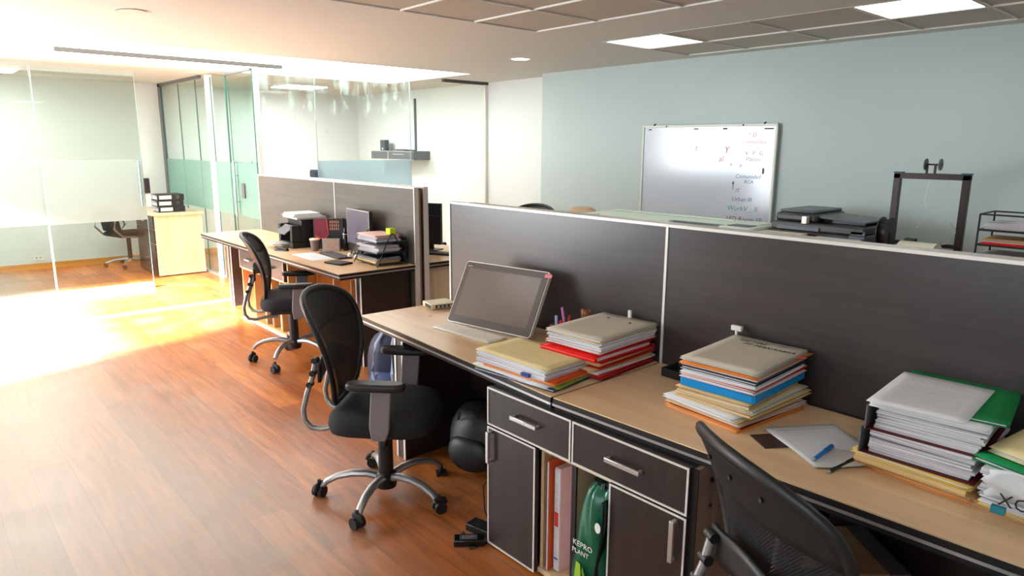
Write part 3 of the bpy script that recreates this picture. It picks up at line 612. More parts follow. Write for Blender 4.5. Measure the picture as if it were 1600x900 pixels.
# stack B (red folders)
zB, tB = stack('in the red stack by the partition', 'folders in the red stack', 2.142, 1.845, .375, .275, math.radians(3), [
    (f_, 'maroon', .011, .012, 0, 1, 0, 0), (f_, 'red', .012), (f_, 'rose', .007), (f_, 'white', .008), (f_, 'kraft', .012, -.02, .0, -3, 0, 0), (f_, 'red', .013), (f_, 'manila', .008), (f_, 'red', .011), (f_, 'bright', .020, -.03, 0, 0, .0, .01),
    (f_, 'red', .010, .01, 0, 1, 0, 0), (f_, 'pink', .010), (p_, 'white', .016), (p_, 'white', .013), (f_, 'yellow', .007, 0, 0, -1, 0, 0), (f_, 'beige', .010, 0, 0, 1, .02, .01)])
obj('button_clasp', G().cyl((.11, -.06, .009), (.11, -.06, .0125), .006).cyl((.12, .06, .009), (.12, .06, .0125), .006), BLKP, tB)
# stack C (sky blue box folder)
zC, tC = stack('in the stack with blue box folder', 'folders in the blue-banded stack', 2.13, 1.185, .375, .275, math.radians(2), [
    (f_, 'orange', .010, -.01, .02, -8, .0, .03), (f_, 'maroon', .008, 0, .02, -6, -.01, .02), (f_, 'pink', .011, 0, .02, -8, .01, .03), (f_, 'manila', .012, -.02, .02, -5, .0, .02), (f_, 'white', .010, -.03, .02, -9, .0, .02), (f_, 'manila', .013, .01, .0, -4, .01, .02), (f_, 'beige', .012, .01, .0, -2, .0, .01), (f_, 'manila', .022, -.01, .01, 1, .0, .0),
    ('box', 'blue', .032, 0, 0, 1, .0, .0), (f_, 'pink', .012, 0, 0, 0, 0, 0), (f_, 'red', .006, .01, 0, 0, 0, 0), (f_, 'white', .014, 0, 0, 1, 0, .0), (f_, 'black', .010, 0, .0, 1, -.0, 0), (p_, 'white', .010, .01, -.0, 2, .0, .0), (f_, 'orange', .006, -.01, 0, 2, 0, 0), (f_, 'grey', .008, .01, 0, 2, 0, 0), (f_, 'beige', .008, 0, 0, 2, .015, 0)])
RT = (0, 0, -PI/2)
text('title_lettering', 'VICTIRE', .030, INK, tC, (.135, .095, .0092), (0, 0, -PI/2), ext=.0002, shear=.3)
text('title_lettering', 'FT MAKANDA', .030, INK, tC, (.098, .060, .0092), (0, 0, -PI/2), ext=.0002, shear=.3)
text('title_lettering', 'CONVERSATORIO NACIONAL', .0135, GINK, tC, (.165, .105, .0092), (0, 0, -PI/2), ext=.0002)
scribble('print', tC, 0, 0, .0094, [(-.10, -.12, .02), (-.11, -.10, .0)], 0, 0, LINK, .0006, .0003)
for k, (c, nm) in enumerate((((232, 70, 40), 'red'), ((240, 120, 50), 'orange'), ((226, 60, 60), 'scarlet'), ((90, 190, 70), 'green'), ((240, 90, 40), 'vermilion'))):
    obj('index_tab', G().box((-.02, -.006, 0), (.012, .006, .0012)), mat(nm+' tab', c, .5), tC, loc=(.10+.022*k, -.146, -.004), rot=(0, .1, -.9))
# stack D (lever arch binders)
zD, tD = stack('in the binder stack right of pens', 'folders and binders in the right stack', 2.160, .585, .355, .285, math.radians(2), [
    (f_, 'orange', .009, .0, -.01, -5, .0, .01), (f_, 'kraft', .009, 0, -.01, -6, .0, .02), (f_, 'manila', .018, -.01, 0, -4, .0, .0), (f_, 'yellow', .010, 0, .0, -5, .01, .02),
    ('arch', 'maroon', .072, 0, 0, -1, .0, .0), ('arch', 'grey', .070, .01, 0, 2, .0, .0), (f_, 'white', .010, .01, 0, 3, .0, .0), (f_, 'green', .010, .05, -.02, 6, .0, .0), (s_, 'white', .004, -.02, .02, 2, .0, -.045)])
rows = [(-.13+.0125*j, -.11+(.03 if j % 5 == 0 else 0), .13-(.02 if j % 4 == 1 else 0)) for j in range(20)]
g = G(); r = random.Random(3)
for j in range(15):
    x = .125-.016*j; a, b = -.085, .085
    if j in (3,): continue
    th = .0024 if j in (0, 1, 7) else .0012
    y = a+(.03 if j in (0, 7) else 0)
    while y < b:
        L = min(r.uniform(.006, .02), b-y); g.add([(x, y, .0034), (x+th, y, .0034), (x+th, y+L, .0034), (x, y+L, .0034)], [(0, 1, 2, 3)]); y += L+.002
obj('printed_text', g, GINK, tD, smooth=0)
zE, tE = stack('in the stack at the right edge', 'folders in the rightmost stack', 2.135, .275, .36, .27, math.radians(-4), [
    (f_, 'kraft', .014, 0, .01, -6, 0, .02), (f_, 'yellow', .010), (f_, 'white', .016), (f_, 'grey', .012), (p_, 'white', .030), (f_, 'white', .014), (p_, 'white', .018), (f_, 'lgreen', .012, -.0, .0, -12, .0, .0), (f_, 'cream', .014, .03, -.03, -16, .0, .0)])
tE.rotation_euler[1] = -.22; tE.location.z += .042
# white carrier bag draped over stack E
tb = tag(obj('plastic_bag', G().grid(lambda a, b: Vector((1.935-.03*b+.008*math.sin(a*9+b*7), .40-.30*a+.008*math.sin(b*12), .80+.085*b+.01*math.sin(a*8))), 14, 8), mat('white polythene', (226, 230, 234), .35), solid=.001, smooth=80), 'white plastic bag with black letters on the rightmost stack', 'bag')
text('lettering', 'XO', .045, INK, tb, (1.916, .372, .80), FACE)
obj('teal_patch', G().box((1.922, .355, .772), (1.936, .385, .79)), mat('teal print', (30, 130, 150), .5), tb)

# ================================================================ DESK OBJECTS (near row)
# all-in-one computer
aio = thing('desktop_computer', 'silver-rimmed all-in-one computer leaning far back, pink tab on corner', 'computer', (2.085, 2.545, DH), math.radians(9.8))
Mt = Matrix.Translation((0, 0, .018)) @ Matrix.Rotation(math.radians(29), 4, 'Y')
def rr(w, h, r, n=5):
    pts = []
    for cx, cy, a0 in ((w/2-r, h-r, 0), (-w/2+r, h-r, PI/2), (-w/2+r, r, PI), (w/2-r, r, 1.5*PI)):
        for k in range(n+1): pts.append((cx+r*math.cos(a0+PI/2*k/n), cy+r*math.sin(a0+PI/2*k/n)))
    return pts
MS = Mt @ Matrix(((0, 0, -1, 0), (-1, 0, 0, 0), (0, 1, 0, 0), (0, 0, 0, 1)))     # poly x-> -y, poly y-> z, depth -> -x
obj('shell', G().prism(rr(.535, .335, .016), -.022, -.001, M=MS), ALUW, aio)
obj('bezel', G().prism(rr(.525, .326, .014), -.001, .002, M=MS @ Matrix.Translation((0, .004, 0))), mat('taupe bezel', (74, 62, 60), .3), aio)
scr = obj('screen', G().box((-.232, .042, .0021), (.232, .298, .0028), M=MS), mat('switched off screen', (112, 98, 90), .22, spec=.4), aio, smooth=0)
obj('webcam', G().cyl((0, .314, .0022), (0, .314, .0034), .003, M=MS), BLKS, aio)
lt = text('maker_logo', 'lenovo', .011, ALUW, aio, (0, 0, 0), (0, 0, 0)); lt.matrix_local = MS @ Matrix.Translation((-.248, .306, .0023))
obj('pink_tab', G().box((.245, .305, .002), (.285, .322, .004), M=MS), mat('pink tab', (240, 120, 130), .5), aio)
obj('stand', G().tube([(.10, -.15, .16), (.17, -.15, .012), (.17, .15, .012), (.10, .15, .16)], .008, 8), ALU, aio)
# keyboard
kb = thing('keyboard', 'slim white keyboard in front of the leaning computer', 'keyboard', (2.015, 2.595, DH), math.radians(4))
obj('base', G().box((-.062, -.205, 0), (.062, .205, .008)), WHT, kb, bev=.003)
g = G()
for r_ in range(6):
    n = 16 if r_ < 5 else 9
    for c_ in range(n):
        w_ = .392/n; y = -.196+w_*c_; x = .050-r_*.0185
        if r_ == 5 and c_ == 4: continue
        g.box((x-.0165+.002, y+.0012, .008), (x, y+w_-.0012, .0105))
g.box((-.0425-.016, -.022, .008), (-.0425, .022, .0105))
obj('keys', g, mat('white keys', (238, 234, 226), .5), kb, bev=.0008)
# mouse pad + mouse
tag(obj('mouse_pad', G().prism([(-.06, -.09), (.075, -.09), (.085, -.08), (.085, .09), (-.05, .09), (-.06, .08)], 0, .003), BLKR, loc=(2.07, 2.235, DH), bev=.001), 'black mouse pad under the white mouse', 'mouse pad')
ms = thing('computer_mouse', 'white mouse on the pad between keyboard and low stack', 'mouse', (2.075, 2.235, DH+.003), .2)
def mfn(a, b):
    th, ph = a*2*PI, b*PI/2; return Vector((.034*math.cos(th)*math.cos(ph), .055*math.sin(th)*math.cos(ph), .032*math.sin(ph)))
obj('body', G().grid(mfn, 24, 8), WHT, ms, smooth=80); obj('scroll_wheel', G().cyl((-.003, -.028, .026), (.003, -.028, .026), .006), GRYP, ms)
# router
rt = thing('network_router', 'cream box router with dark port panel near the desk end', 'router', (2.235, 3.15, DH), math.radians(-12))
obj('body', G().box((-.075, -.065, .004), (.075, .065, .032)), CREAM, rt, bev=.004)
obj('port_panel', G().box((-.078, -.06, .010), (-.0755, .02, .027)).box((-.05, -.0675, .010), (.07, -.0655, .027)), BLKP, rt)
obj('port', G().box((-.04, -.0685, .012), (-.025, -.0676, .024)).box((-.015, -.0685, .012), (0, -.0676, .024)).box((.01, -.0685, .012), (.025, -.0676, .024)).box((.035, -.0685, .012), (.05, -.0676, .024)), LGRY, rt)
tag(obj('cable', G().tube([(2.30, 3.12, .77), (2.315, 3.06, .79), (2.31, 3.0, .83), (2.32, 2.95, .80), (2.31, 2.85, .757), (2.25, 2.7, .757)], .006, 8), WHT, smooth=80), 'white cable plugs running up behind the computer by the router', 'cable')
tag(obj('sticky_note', G().box((-.015, -.008, 0), (.015, .008, .0006)), mat('peach note', (226, 176, 140), .7), loc=(2.07, 3.00, DH), rot=(0, 0, .3)), 'tiny peach paper scrap lying in front of the router', 'paper')
# pen holder carved wood
CW = wood('carved wood', (112, 58, 34), (150, 84, 50), 'Z', .5, 2)
ph = thing('pen_holder', 'brown carved wooden pen holder with owl figure by the red stack', 'pen holder', (2.20, 2.13, DH), math.radians(5))
g = G().box((-.04, -.04, 0), (.04, .04, .008))
for a in (-1, 1): g.box((a*.04-.004, -.044, .0), (a*.04+.004, .044, .105)).box((-.036, a*.04-.004, 0), (.036, a*.04+.004, .105))
obj('cup', g, CW, ph, bev=.002)
obj('carved_relief', G().tube([(-.046, .0+.014*math.cos(q), .055+.014*math.sin(q)) for q in [PI*2*k/12 for k in range(12)]], .003, 6, closed=True).tube([(-.046, .02, .03), (-.046, -.01, .09)], .003, 6), mat('pale carving', (190, 160, 130), .6), ph)
for k, (x, y, c, h_, tilt, lb) in enumerate(((-.02, .02, (150, 175, 225), .135, .05, 'pale blue marker standing in the carved pen holder'), (-.022, -.005, (224, 20, 44), .118, 0, 'red-capped marker standing in the carved pen holder'), (-.01, -.026, (196, 40, 40), .148, -.15, 'red and white pen standing in the carved pen holder'), (.01, .0, (200, 120, 196), .15, -.22, 'violet pen leaning out of the carved pen holder'))):
    p = thing('pen', lb, 'pen', (2.20+x, 2.13+y, DH+.01), 0, 'pens in the carved holder')
    g = G().tube([(0, 0, 0), (0, tilt*h_, h_)], .0065 if k != 2 else .005, 8)
    if k == 3: g = G().tube([(0, -.02, 0), (0, .02, .17)], .006, 8)
    obj('barrel', g, mat('pen colour %d' % k, c, .35), p, smooth=60)
    obj('tip', G().cyl((0, 0, 0), (0, 0, .01), .004), BLKP, p)
tf = thing('wooden_figurine', 'brown carved wooden bear figurine beside the pen holder', 'figurine', (2.275, 2.06, DH), math.radians(20))
obj('body', G().lathe([(.035, 0), (.042, .03), (.044, .07), (.036, .105), (.022, .125), (.018, .135)], n=14), CW, tf, smooth=80)
obj('head', G().lathe([(.012, .130), (.022, .140), (.024, .158), (.020, .172), (.010, .176)], n=12), CW, tf, smooth=80)
obj('ear', G().cyl((-.006, .018, .170), (.006, .018, .170), .008).cyl((-.006, -.018, .170), (.006, -.018, .170), .008), CW, tf)
obj('wing', G().tube([(0, .042, .11), (0, .056, .07), (0, .046, .03)], [.008, .014, .006], 8).tube([(0, -.042, .11), (0, -.056, .07), (0, -.046, .03)], [.008, .014, .006], 8), CW, tf, smooth=80)
pg = thing('power_plug', 'white plug adapter lying between the computer and pen holder', 'plug', (2.105, 2.135, DH), .4)
obj('body', G().box((-.012, -.02, 0), (.012, .02, .028)), WHT, pg, bev=.004); obj('prong', G().cyl((-.004, .02, .014), (-.004, .035, .014), .002).cyl((.004, .02, .014), (.004, .035, .014), .002), CHROME, pg)
wb_ = thing('white_cable_holder', 'white cable clip leaning at the foot of the pen holder', 'clip', (2.135, 2.105, DH), .3)
obj('body', G().box((-.005, -.004, 0), (.005, .004, .055)), WHT, wb_, bev=.002, rot=(.25, 0, 0)); obj('foot', G().box((-.012, -.01, 0), (.012, .01, .004)), WHT, wb_)
bb = thing('cardboard_box', 'low tan board box behind the computer by the partition', 'box', (2.30, 2.22, DH), 0)
obj('body', G().box((-.035, -.072, 0), (.035, .072, .045)), wood('tan board', (176, 150, 116), (190, 164, 130), 'Y', .7), bb, bev=.002); obj('lid', G().box((-.037, -.074, .045), (.037, .074, .049)), wood('tan board', 0, 0), bb)
# dark dish + white plug lamp on partition between B and C
tr_ = thing('desk_tray', 'small black tray between the red and blue-banded stacks', 'tray', (2.265, 1.50, DH), 0)
g = G().box((-.055, -.085, 0), (.055, .085, .006))
for a in (-1, 1): g.box((a*.055-.004, -.085, 0), (a*.055+.004, .085, .035)).box((-.055, a*.085-.004, 0), (.055, a*.085+.004, .035))
obj('body', g, BLKR, tr_, bev=.003); obj('silver_bar', G().box((-.03, -.07, .02), (.02, -.05, .03)), STEEL, tr_)
st = thing('sensor_stand', 'small white T-shaped stand behind the blue-banded stack', 'stand', (2.325, 1.335, DH), 0)
obj('post', G().cyl((0, 0, 0), (0, 0, .22), .006), WHT, st); obj('base', G().lathe([(.02, 0), (.02, .006), (.008, .01)], n=16), WHT, st); obj('head', G().box((-.008, -.022, .218), (.008, .022, .238)), WHT, st, bev=.003)
t = thing('envelope_clip', 'white clip standing at the back corner of the red stack', 'clip', (2.338, 1.86, zB-.185), 0)
obj('body', G().box((-.006, -.008, 0), (.006, .008, .20)), WHT, t, bev=.002); obj('base', G().box((-.008, -.012, -.0), (.008, .012, .004)), WHT, t); t.location.z = DH
# papers, wallet, pens in front of the blue-banded stack
pp = thing('printed_form', 'printed form lying on the desk under the two pens', 'paper', (2.04, .848, DH+.0005), math.radians(56))
obj('sheet', G().grid(lambda a, b: Vector(((a*2-1)*.15, (b*2-1)*.125, .006+.0015*math.sin(a*5)+.010*max(0, b-.85)*(1-a)*4)), 12, 10), PAPER, pp, solid=.0006)
obj('second_sheet', G().grid(lambda a, b: Vector(((a*2-1)*.145+.008, (b*2-1)*.12-.008, .002+.001*math.sin(a*4))), 10, 8), PAPER, pp, solid=.0006)
g = G(); r = random.Random(9)
for j in range(17):
    x = .12-.0145*j; y = -.09; th = .0032 if j == 1 else .0009
    if j == 1: g.add([(x, -.10, .0105), (x+th, -.10, .0105), (x+th, .10, .0105), (x, .10, .0105)], [(0, 1, 2, 3)]); continue
    while y < .08:
        L = min(r.uniform(.004, .016), .08-y); g.add([(x, y, .0105), (x+th, y, .0105), (x+th, y+L, .0105), (x, y+L, .0105)], [(0, 1, 2, 3)]); y += L+.002
obj('printed_lines', g, GINK, pp, smooth=0)
wl = thing('notebook', 'dark brown notebook sticking out from under the printed form', 'notebook', (1.952, .972, DH), math.radians(56))
obj('cover', G().box((-.05, -.05, 0), (.05, .05, .004)), mat('brown leatherette', (66, 46, 40), .5), wl, bev=.001); obj('pages', G().box((-.047, -.047, .001), (.0505, .047, .003)), PAPER, wl)
def pen(label, loc, rz, m, L=.14, r=.005, cap=True):
    t = thing('pen', label, 'pen', loc, rz)
    obj('barrel', G().tube([(0, 0, r), (L*.62, 0, r)], r, 10), m, t); obj('cap', G().tube([(L*.62, 0, r), (L, 0, r)], r*1.2, 10).box((L*.62, -.0015, r*2), (L*.95, .0015, r*2+.003)), m, t)
    obj('tip', G().tube([(-.014, 0, r), (0, 0, r)], [.001, r*.9], 8), mat('pen tip', (200, 200, 205), .3, .5), t)
pen('blue and white pen lying across the printed form', (1.893, .812, DH+.010), math.radians(3), mat('blue pen', (20, 120, 200), .3), .13, .006)
pen('black pen lying on the form nearer the binder stack', (1.872, .757, DH+.0), math.radians(-6), BLKP, .15, .0055)

# ================================================================ CABINET CONTENTS, UNDER-DESK THINGS
for k, (y, c, th, h_, lb) in enumerate(((1.590, (235, 210, 214), .010, .42, 'white folder sheet standing at the right of the open cabinet slot'), (1.606, (196, 40, 34), .008, .44, 'dark red folder upright in the cabinet slot'), (1.618, (206, 150, 90), .010, .47, 'kraft folder standing tall in the cabinet slot'), (1.632, (226, 178, 120), .009, .45, 'manila folder upright in the cabinet slot'), (1.645, (220, 30, 26), .012, .44, 'bright red folder upright in the cabinet slot'), (1.661, (206, 40, 34), .010, .44, 'second red folder upright in the cabinet slot'), (1.675, (232, 196, 200), .030, .43, 'pale pink document box with red stamp in the cabinet slot'), (1.712, (214, 90, 50), .008, .46, 'orange folder pressed to the left wall of the cabinet slot'))):
    x0 = {6: 1.735, 7: 1.71, 0: 1.77}.get(k, 1.80+.006*(k % 3))
    t = thing('upright_folder', lb, 'folder', (x0, y, .0305), 0, 'folders standing in the open cabinet slot')
    obj('cover', G().box((0, 0, 0), (.33, th, h_)), card('slot card %d' % k, c), t, bev=.001)
    obj('pages', G().box((-.003, .0015, .004), (0, th-.0015, h_-.006)), PAGES, t)
    if k == 6: obj('red_stamp', G().box((-.0042, .006, .19), (-.0035, .026, .25))  , mat('red print', (200, 50, 50), .6), t); obj('blue_mark', G().box((-.0042, .006, .05), (-.0035, .026, .058)), mat('blue print', (60, 90, 170), .6), t)
# green packaged bag
BG = mat('green glossy packaging', (10, 92, 66), .22, noise=.15, nscale=10); BGD = mat('dark green packaging', (12, 44, 40), .25)
gb = thing('green_bag', 'glossy green product bag with white lettering in the open cabinet', 'bag', (1.655, 1.478, .0305), 0)
def pk(a, b):                                                   # pillow: a around, b up
    q = a*2*PI; wy = .090*(1-.55*max(0, (b-.6)/.4)**1.5)*(.9+.1*math.sin(b*8)); dx = .055*(math.sin(b*PI)**.4+.05)
    return Vector((.06+dx*math.cos(q)+.006*math.sin(5*q+b*9), wy*math.sin(q)+.015-.04*b, b*.46))
obj('bag_body', G().grid(pk, 32, 20), BG, gb, smooth=80)
obj('side_gusset', G().grid(lambda a, b: Vector((-.003+.05*a, -.055+.010*math.sin(b*6)-.02*b, .02+b*.42)), 4, 10), BGD, gb, solid=.002, smooth=80)
obj('twisted_top', G().tube([(.06, -.03, .455), (.055, -.025, .475), (.05, -.03, .49)], [.022, .014, .028], 10, flat=.5), BGD, gb)
text('lettering', 'KEPRO', .030, WHT, gb, (-.010, .045, .235), FACE)
text('lettering', 'PLANT', .026, WHT, gb, (-.010, .048, .205), FACE)
obj('plant_picture', G().prism([(.0, .02), (.02, .03), (.045, .10), (.04, .165), (.02, .17), (.012, .10)], 0, .001, M=Matrix.Translation((-.006, .05, 0)) @ Matrix(((0, 0, -1, 0), (-1, 0, 0, 0), (0, 1, 0, 0), (0, 0, 0, 1)))), mat('lime leaf print', (160, 190, 60), .3), gb)
obj('plant_picture', G().prism([(.04, .03), (.06, .03), (.075, .09), (.05, .16), (.045, .14), (.06, .09)], 0, .001, M=Matrix.Translation((-.005, .05, 0)) @ Matrix(((0, 0, -1, 0), (-1, 0, 0, 0), (0, 1, 0, 0), (0, 0, 0, 1)))), mat('leaf print', (90, 150, 50), .3), gb)
obj('white_seal', G().prism([(.013*math.cos(q), .013*math.sin(q)*1.5) for q in [2*PI*k/14 for k in range(14)]], 0, .001, M=Matrix.Translation((-.006, -.065, .34)) @ Matrix(((0, 0, -1, 0), (-1, 0, 0, 0), (0, 1, 0, 0), (0, 0, 0, 1)))), WHT, gb)
tag(obj('document_wallet', G().box((1.80, 1.545, .0305), (2.05, 1.560, .40)), card('pale lilac', (214, 210, 226))), 'pale document wallet standing behind the green bag', 'folder')
# black backpack and blue backpack
def blob(fn_r, n=20, m=12):
    def f(a, b):
        q = a*2*PI; ph_ = b*PI; return fn_r(q, ph_)
    return G().grid(f, n, m)
bk = thing('backpack', 'black backpack slumped in the dark knee space of the near desk', 'bag', (2.12, 2.62, 0), .3)
obj('body', blob(lambda q, p: Vector((.14*math.cos(q)*math.sin(p)**.6*(1+.06*math.sin(3*q+p*4)), .19*math.sin(q)*math.sin(p)**.6*(1+.05*math.sin(2*q)), .17-.17*math.cos(p)+.02*math.sin(q*2)*math.sin(p)))), mat('black nylon', (22, 21, 24), .5), bk, smooth=80)
obj('pocket', blob(lambda q, p: Vector((-.12+.05*math.cos(q)*math.sin(p)**.6, .13*math.sin(q)*math.sin(p)**.6, .12-.09*math.cos(p))), 16, 8), mat('black nylon', 0), bk, smooth=80)
obj('strap', G().tube([(-.10, .08, .28), (-.14, .04, .35), (-.12, -.02, .35), (-.09, -.05, .29)], .008, 8, flat=.4), mat('grey strap', (90, 88, 92), .5), bk)
bl = thing('backpack', 'dark blue backpack standing on the floor behind the near chair', 'bag', (2.28, 3.72, 0), .5)
obj('body', blob(lambda q, p: Vector((.13*math.cos(q)*math.sin(p)**.5*(1+.05*math.sin(3*q)), .19*math.sin(q)*math.sin(p)**.5, .24-.24*math.cos(p)))), mat('navy nylon', (24, 34, 64), .55), bl, smooth=80)
obj('pocket', blob(lambda q, p: Vector((-.11+.05*math.cos(q)*math.sin(p)**.6, .13*math.sin(q)*math.sin(p)**.6, .15-.10*math.cos(p))), 16, 8), mat('blue nylon', (40, 62, 112), .5), bl, smooth=80)
obj('strap', G().tube([(-.13, .06, .10), (-.16, .07, .25), (-.13, .06, .42), (-.05, .04, .50)], .012, 8, flat=.35).tube([(-.13, -.07, .10), (-.16, -.07, .25), (-.13, -.06, .42), (-.05, -.04, .50)], .012, 8, flat=.35), mat('light strap', (150, 160, 190), .5), bl)
# power strip, adapter, cables
ps = thing('power_strip', 'black power strip on the floor at the cabinet corner', 'power strip', (1.72, 2.17, 0), math.radians(12))
obj('body', G().box((-.04, -.10, 0), (.03, .03, .035)), BLKP, ps, bev=.004); obj('socket', G().cyl((-.005, -.07, .035), (-.005, -.07, .037), .015).cyl((-.005, -.02, .035), (-.005, -.02, .037), .015), BLKR, ps)
ad = thing('power_adapter', 'black laptop power adapter on the floor beside the cabinet', 'adapter', (1.625, 2.10, 0), math.radians(-38))
obj('body', G().box((-.065, -.028, 0), (.065, .028, .030)), BLKS, ad, bev=.005); obj('label_sticker', G().box((-.04, -.018, .0301), (.035, .018, .0306)), mat('dark label', (70, 70, 74), .4), ad)
scribble('label_print', ad, 0, 0, .0309, [(.008, -.03, .025), (.0, -.03, .02), (-.008, -.03, .01)], 0, 0, WHT, .0004, .0007)
obj('cord_end', G().tube([(.065, 0, .015), (.085, 0, .014)], [.008, .004], 8), GRYP, ad)
tag(obj('loose_cable', G().tube([(1.705, 2.045, .012), (1.74, 2.075, .010), (1.735, 2.13, .10), (1.72, 2.12, .22), (1.735, 2.08, .30), (1.76, 2.065, .33)], .0032, 8), BLKP, smooth=80), 'thin black cord rising from the adapter up the cabinet side', 'cord')
tag(obj('loose_cable', G().tube([(1.575, 2.12, .006), (1.60, 2.16, .004), (1.66, 2.18, .004), (1.60, 2.06, .0042), (1.66, 2.045, .004), (1.69, 2.055, .004)], .003, 8), BLKP, smooth=80), 'loop of thin black cord on the floor around the adapter', 'cord')

# ================================================================ FAR ROW DESK OBJECTS
pr_ = thing('desktop_printer', 'black and grey desktop printer loaded with white paper on the far desk', 'printer', (2.72, 5.98, DH), math.radians(-4))
obj('body', G().box((-.15, -.17, .0), (.17, .17, .05)).box((-.06, -.17, .05), (.17, .17, .25)).box((-.15, -.17, .05), (-.06, -.12, .20)).box((-.15, .12, .05), (-.06, .17, .20)), BLKP, pr_, bev=.006)
obj('control_panel', G().box((-.10, -.12, 0), (.02, .12, .012), M=Matrix.Translation((-.11, 0, .175)) @ Matrix.Rotation(-.6, 4, 'Y')), GRYP, pr_, bev=.003)
obj('output_tray', G().box((-.30, -.10, .035), (-.14, .10, .043)), LGRY, pr_, bev=.002)
obj('lid', G().box((-.10, -.175, .252), (.175, .175, .272)), LGRY, pr_, bev=.004)
obj('paper_stack', G().box((-.12, -.14, .273), (.15, .13, .285)).box((-.10, -.12, .2853), (.14, .14, .300)), PAPER, pr_)
sc_ = thing('stapler', 'black stapler on the desk in front of the far printer', 'stapler', (2.44, 5.78, DH), .5)
obj('base', G().box((-.02, -.065, 0), (.02, .065, .012)), BLKP, sc_, bev=.003); obj('arm', G().box((-.016, -.06, .016), (.016, .065, .034), M=Matrix.Rotation(.12, 4, 'X')), BLKP, sc_, bev=.005)
cp = thing('coffee_cup', 'brown paper cup with white lid on the far desk', 'cup', (2.665, 5.60, DH), 0)
obj('cup', G().lathe([(.030, 0), (.032, .01), (.042, .095)], n=20), mat('brown paper cup', (112, 92, 88), .6), cp); obj('lid', G().lathe([(.046, .095), (.046, .103), (.038, .108), (.03, .108)], n=20), mat('cup lid', (226, 208, 184), .5), cp); obj('straw', G().cyl((0, 0, .105), (.005, .01, .20), .004), BLKP, cp)
bx = thing('product_box', 'black game-style carton with red artwork standing on the far desk', 'box', (2.80, 5.60, DH), math.radians(50))
obj('carton', G().box((0, -.13, 0), (.05, .13, .27)), mat('black carton', (30, 26, 32), .4), bx, bev=.002)
obj('artwork', G().box((-.0012, .01, .09), (-.0002, .12, .265)), mat('crimson art', (124, 32, 56), .4, noise=.6, nscale=30), bx)
obj('red_outline', G().tube([(-.003, .012, .265), (-.003, .0, .13), (-.003, .04, .09), (-.003, .12, .12)], .004, 6), mat('red orange ink', (226, 70, 36), .4), bx)
g = G()
for i in range(5):
    for j in range(3): g.box((-.0016, -.02-.018*i, .17+.03*j), (-.0002, -.012-.018*i, .19+.03*j+.004*(i % 2)))
obj('printed_glyphs', g, mat('glyph ink', (200, 130, 100), .5), bx)
bt = thing('black_bottle', 'slim black bottle with pale band beside the far monitor', 'bottle', (2.875, 5.44, DH), 0)
obj('body', G().lathe([(.022, 0), (.024, .01), (.024, .15), (.012, .17), (.012, .20)], n=16), BLKS, bt); obj('band', G().lathe([(.0245, .14), (.0245, .15)], n=16), LGRY, bt)
pc = thing('pencil_case', 'clear case of coloured pencils standing before the carton', 'pencil case', (2.755, 5.475, DH), math.radians(50))
obj('case', G().box((0, -.075, 0), (.03, .075, .11)), mat('cloudy case', (150, 140, 134), .3), pc, bev=.004)
g = G()
for i in range(7): g.box((-.0015, -.066+.019*i, .012), (-.0002, -.056+.019*i, .10))
obj('pencil_row', g, mat('pencil tones', (190, 150, 130), .5, noise=.5, nscale=40), pc)
mn = thing('monitor', 'grey-screened monitor facing the room on the far desk', 'monitor', (2.83, 5.13, DH), math.radians(-6))
obj('housing', G().box((0, -.23, .08), (.03, .23, .38)), BLKP, mn, bev=.004); obj('screen', G().box((-.0012, -.222, .09), (-.0002, .222, .372)), mat('reflective screen', (96, 90, 102), .2, spec=.5), mn)
obj('bezel', G().box((-.002, -.23, .372), (0, .23, .38)).box((-.002, -.23, .08), (0, -.222, .38)).box((-.002, .222, .08), (0, .23, .38)), ALU, mn)
obj('stand', G().box((.01, -.03, .0), (.03, .03, .10)).box((-.06, -.10, 0), (.06, .10, .008)), BLKP, mn, bev=.002)
kb2 = thing('keyboard', 'black keyboard lying before the far monitor', 'keyboard', (2.66, 5.22, DH), math.radians(-4))
obj('base', G().box((-.06, -.2, 0), (.06, .2, .012)), BLKP, kb2, bev=.003); g = G()
for r_ in range(5):
    for c_ in range(15): g.box((.05-.021*r_-.017, -.19+.0255*c_, .012), (.05-.021*r_, -.19+.0255*c_+.021, .016))
obj('keys', g, GRYP, kb2)
md = thing('desk_calendar_sheet', 'white printed planner sheet lying near the far desk edge', 'paper', (2.50, 5.31, DH), math.radians(-2))
obj('sheet', G().box((-.09, -.21, 0), (.09, .21, .0015)), mat('pale blue paper', (214, 220, 232), .7), md); scribble('print', md, 0, 0, .0019, [(.03*j-.15, -.06, .06) for j in range(11)], 0, 0, GINK, .001, .001)
nb = thing('notebook', 'closed black notebook at the front edge of the far desk', 'notebook', (2.50, 4.86, DH), math.radians(12))
obj('cover', G().box((-.06, -.10, 0), (.06, .10, .014)), BLKR, nb, bev=.003); obj('pages', G().box((-.057, -.097, .002), (.0605, .097, .012)), PAGES, nb)
mo = thing('headset', 'small white and black headset by the far paper trays', 'headset', (2.70, 4.98, DH), 0)
obj('band', G().tube([(0, .05*math.cos(q), .02+.05*math.sin(q)) for q in [PI*k/10 for k in range(11)]], .005, 8), BLKP, mo); obj('ear_cup', G().cyl((0, .04, .022), (0, .065, .022), .022), WHT, mo); obj('ear_cup', G().cyl((0, -.04, .022), (0, -.065, .022), .022), WHT, mo)
